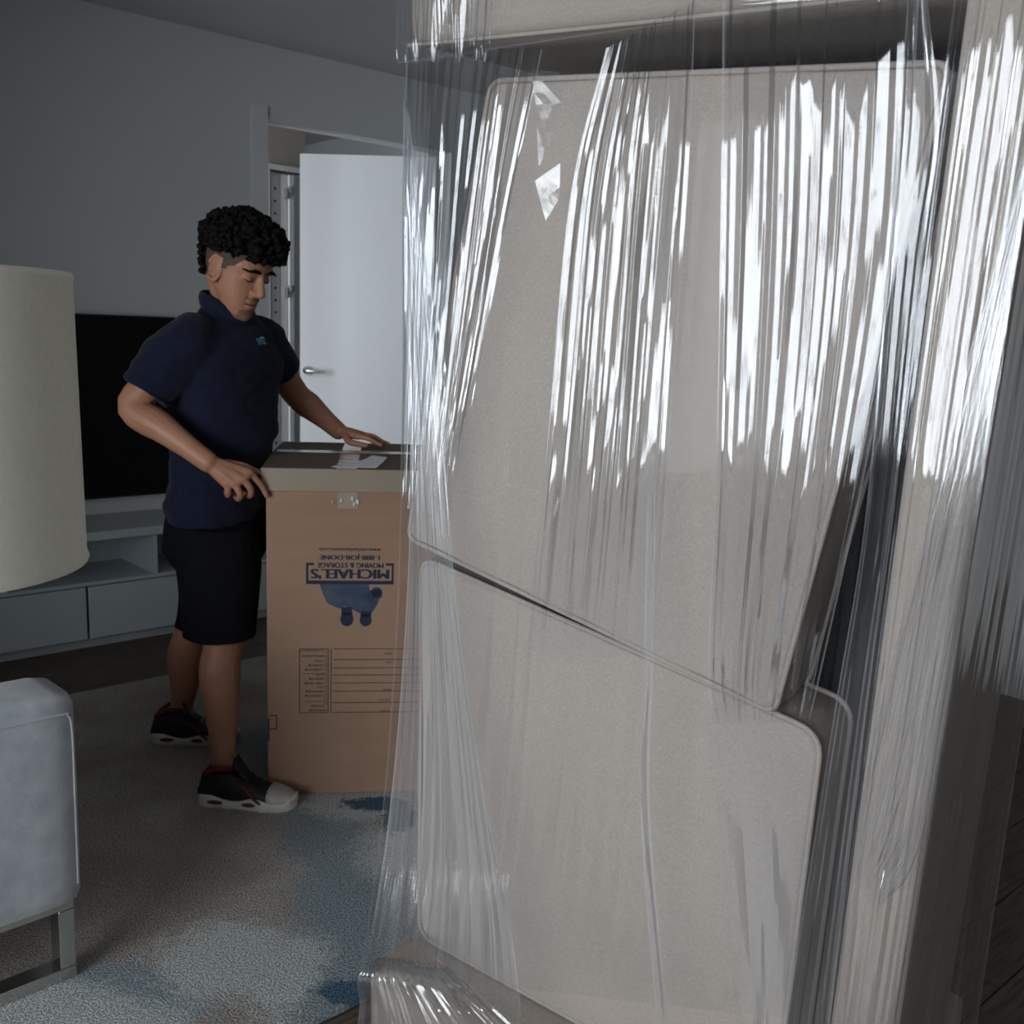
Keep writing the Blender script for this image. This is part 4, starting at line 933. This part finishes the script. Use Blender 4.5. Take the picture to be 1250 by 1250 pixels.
# ---- shoes
def shoe(heel, yaw, name_):
    d = vv(math.cos(yaw), math.sin(yaw), 0); l = vv(-d.y, d.x, 0); Ln = 0.285
    def at(x, y, z): return heel + d*(x*Ln) + l*y + Zv*z
    prof = [(0.0, 0.030, 0.055, 0.030), (0.04, 0.012, 0.098, 0.036), (0.12, 0.012, 0.108, 0.040), (0.22, 0.012, 0.112, 0.042), (0.32, 0.012, 0.110, 0.041), (0.42, 0.012, 0.098, 0.042), (0.55, 0.012, 0.080, 0.046), (0.68, 0.012, 0.064, 0.050), (0.80, 0.012, 0.056, 0.049), (0.90, 0.013, 0.048, 0.043), (0.97, 0.016, 0.038, 0.030), (1.0, 0.022, 0.030, 0.014)]
    V, F = rings_mesh([ering(at(x, 0, (a+b)/2), l*w, Zv*((b-a)/2), 20, 2.6) for x, a, b, w in prof])
    up_ = link('shoe', mesh_from('shoe', V, F), 'shoe', body, True)
    # wavy rubber sole
    ns = 40; rings = []
    for i in range(ns):
        x = -0.015 + 1.035*i/(ns-1); w = np.interp(x, [-0.02, 0.02, 0.12, 0.3, 0.5, 0.7, 0.85, 0.96, 1.02], [0.012, 0.034, 0.044, 0.043, 0.045, 0.054, 0.052, 0.036, 0.010])
        top = 0.030 + 0.010*math.cos((x-0.12)*2*math.pi/0.5)*(1 if x < 0.75 else 0.4) + (0.012 if x > 0.9 else 0)*(x-0.9)*10 + 0.012*max(0, 0.06-x)/0.06
        rings.append([at(x, w*c, z) for c, z in ((-0.96, 0.0), (-1.0, 0.006), (-1.0, top*0.7), (-0.97, top), (0.97, top), (1.0, top*0.7), (1.0, 0.006), (0.96, 0.0))])
    V, F = rings_mesh(rings); so_ = link('sole', mesh_from('sole', V, F), 'sole', up_, True)
    for s_ in (-1, 1):
        for cx_, hl_ in ((0.20, 0.085), (0.56, 0.075)):
            wv_ = 0.0455 if cx_ < 0.4 else 0.0505
            V, F = sphere(at(cx_, s_*wv_*0.98, 0.020), (hl_*Ln, 0.004, 0.0065), (d, l, Zv), 16, 7); link('sole_inset', mesh_from('sole_inset', V, F), 'ink3', so_, True)
    tp2 = [(x, a, b+0.003, w+0.002) for x, a, b, w in prof if x >= 0.74]
    tp2 = [(0.74, 0.02, 0.0635, 0.0515)] + tp2
    V, F = rings_mesh([ering(at(x if x < 0.99 else 1.008, 0, (a+b)/2), l*w, Zv*((b-a)/2), 20, 2.6) for x, a, b, w in tp2]); link('toe_cap', mesh_from('toe_cap', V, F), 'toe', up_, True)
    # collar lining, tongue, laces
    pts = [at(0.20+0.155*math.cos(t), 0.036*math.sin(t), 0.110-0.010*math.cos(2*t)+0.012*math.cos(t)) for t in np.linspace(0, 2*math.pi, 24)]
    V, F = tube(pts, [0.008]*24, 8, False); link('collar_lining', mesh_from('collar_lining', V, F), 'red', up_, True)
    V, F = rings_mesh([ering(at(x, 0, z), l*w, (d*0.5+Zv)*0.005, 12) for x, z, w in ((0.56, 0.074, 0.026), (0.48, 0.094, 0.030), (0.42, 0.116, 0.032), (0.385, 0.136, 0.031), (0.375, 0.146, 0.024))]); link('tongue', mesh_from('tongue', V, F), 'shoe', up_, True)
    for k in range(5):
        x = 0.44+k*0.055; z = np.interp(x, [0.42, 0.55, 0.68], [0.1, 0.082, 0.066])+0.003
        V, F = tube([at(x, -0.034, z-0.012), at(x+0.01, 0, z+0.004), at(x, 0.034, z-0.012)], [0.003]*3, 6); link('lace', mesh_from('lace', V, F), 'shoe', up_, True)
    for s_ in (-1, 1):
        P = smooth_path([at(0.50, s_*0.045, 0.075), at(0.60, s_*0.051, 0.045), at(0.68, s_*0.053, 0.028)], 8); V, F = tube(P, [0.004]*8, 6); link('side_stripe', mesh_from('side_stripe', V, F), 'red', up_, True)
hR = pix(246, 968, 2.86); hL = pix(185, 896, 3.28)
shoe(vv(hR.x, 2.858, 0.0), R_(-4), 'r'); shoe(vv(hL.x, 3.295, 0.0), R_(3), 'l')
# ---- hair: cropped sides, mass of curls on top
def skin_patch(name, test, m, lift):
    """a thin second skin lifted off the head where test(x, y, z) holds in head coordinates"""
    V = []; F = []; ix = {}
    for p in bme.polygons:
        q = p.center - HC
        x, y, z = q.dot(hf)/HS, q.dot(hl)/HS, q.dot(hu)/HS
        if abs(x) > 0.14 or abs(y) > 0.11 or z < -0.14 or z > 0.14 or not test(x, y, z): continue
        f = []
        for i in p.vertices:
            if i not in ix: ix[i] = len(V); V.append(bme.vertices[i].co + bme.vertices[i].normal*lift)
            f.append(ix[i])
        F.append(f)
    return link(name, mesh_from(name, V, F), m, body, True)
skin_patch('cropped_hair', lambda x, y, z: (abs(y) < 0.0785) and z > np.interp(x, [-0.11, -0.065, -0.045, -0.028, -0.02, 0.010, 0.014, 0.022, 0.028, 0.045, 0.055, 0.075, 0.1], [-0.06, -0.05, -0.03, 0.02, 0.030, 0.028, 0.004, 0.004, 0.018, 0.024, 0.040, 0.060, 0.066]), 'stubble', 0.0016)
def beard(x, y, z):
    if x < 0.02: return False
    if -0.055 < z < -0.046 and x > 0.07 and abs(y) < 0.026: return True
    if z < -0.086 and x > 0.045 and abs(y) < 0.030: return True
    return z < np.interp(x, [0.0, 0.03, 0.06], [-0.085, -0.098, -0.104]) and z > -0.125
skin_patch('beard_stubble', beard, 'beard', 0.0010)
cp = []; r2 = random.Random(5)
bm_ico = bmesh.new(); bmesh.ops.create_icosphere(bm_ico, subdivisions=1, radius=1); ICV = [v.co.copy() for v in bm_ico.verts]; ICF = [tuple(v.index for v in f.verts) for f in bm_ico.faces]; bm_ico.free()
cp.append(sphere(hd(-0.012, 0, 0.080), (0.110*HS, 0.083*HS, 0.072*HS), AX, 20, 12))
cnt = 0
while cnt < 620:
    th = r2.uniform(0, 2*math.pi); ph = math.acos(r2.uniform(-0.45, 1)); rr = r2.uniform(0.95, 1.10)
    dx, dy, dz = math.sin(ph)*math.cos(th), math.sin(ph)*math.sin(th), math.cos(ph)
    c = hd(-0.008+dx*0.118*rr, dy*0.087*rr, 0.078+dz*0.074*rr + 0.028*dx*dx*(1 if dx > 0 else -1.0))
    s_ = r2.uniform(0.007, 0.0135); e = [r2.uniform(0.6, 1.3) for _ in range(3)]
    cp.append(([c + vv(v.x*s_*e[0], v.y*s_*e[1], v.z*s_*e[2])*(1+r2.uniform(-0.15, 0.15)) for v in ICV], ICF)); cnt += 1
for _ in range(330):     # loose curls at the nape and the fringe
    if r2.random() < 0.62:
        zz = r2.uniform(-0.045, 0.06); c = hd(np.interp(zz, [-0.045, 0, 0.06], [-0.064, -0.090, -0.098])+r2.uniform(-0.010, 0.010), r2.uniform(-0.060, 0.060), zz)
    else: c = hd(r2.uniform(0.076, 0.108), r2.uniform(-0.055, 0.055), r2.uniform(0.056, 0.090))
    s_ = r2.uniform(0.006, 0.011); cp.append(([c + v*s_*(1+r2.uniform(-0.25, 0.25)) for v in ICV], ICF))
V, F = join(cp); hr = link('curly_hair', mesh_from('curly_hair', V, F), 'hair', body, True)
# brows, eyes, moustache and chin stubble, lips
fb = BVHTree.FromPolygons([v.co.copy() for v in bme.vertices], [tuple(p.vertices) for p in bme.polygons])
def skin_at(y, z, lift=0.0):
    h = fb.ray_cast(hd(0.25, y, z), -hf); return h[0] + h[1]*lift if h[0] is not None else hd(0.09, y, z)
def face_line(name, P, r, m, lift=0.0):
    Q = smooth_path(P, 12); V, F = tube([skin_at(a, b, lift) for a, b in Q], [r*(0.55+0.45*math.sin(math.pi*i/11)) for i in range(12)], 8); link(name, mesh_from(name, V, F), m, body, True)
for s_ in (-1, 1):
    face_line('eyebrow', [(s_*0.009, 0.024), (s_*0.030, 0.0295), (s_*0.054, 0.025)], 0.0052, 'hair', -0.0012)
    face_line('eyelid_line', [(s_*0.020, 0.000), (s_*0.033, -0.003), (s_*0.047, 0.001)], 0.0022, 'hair')
face_line('lips', [(-0.024, -0.066), (-0.01, -0.062), (0.0, -0.063), (0.01, -0.062), (0.024, -0.066)], 0.0045, 'lips', -0.0022)
face_line('mouth_line', [(-0.024, -0.067), (0.0, -0.0655), (0.024, -0.067)], 0.0014, 'hair', 0.0012)
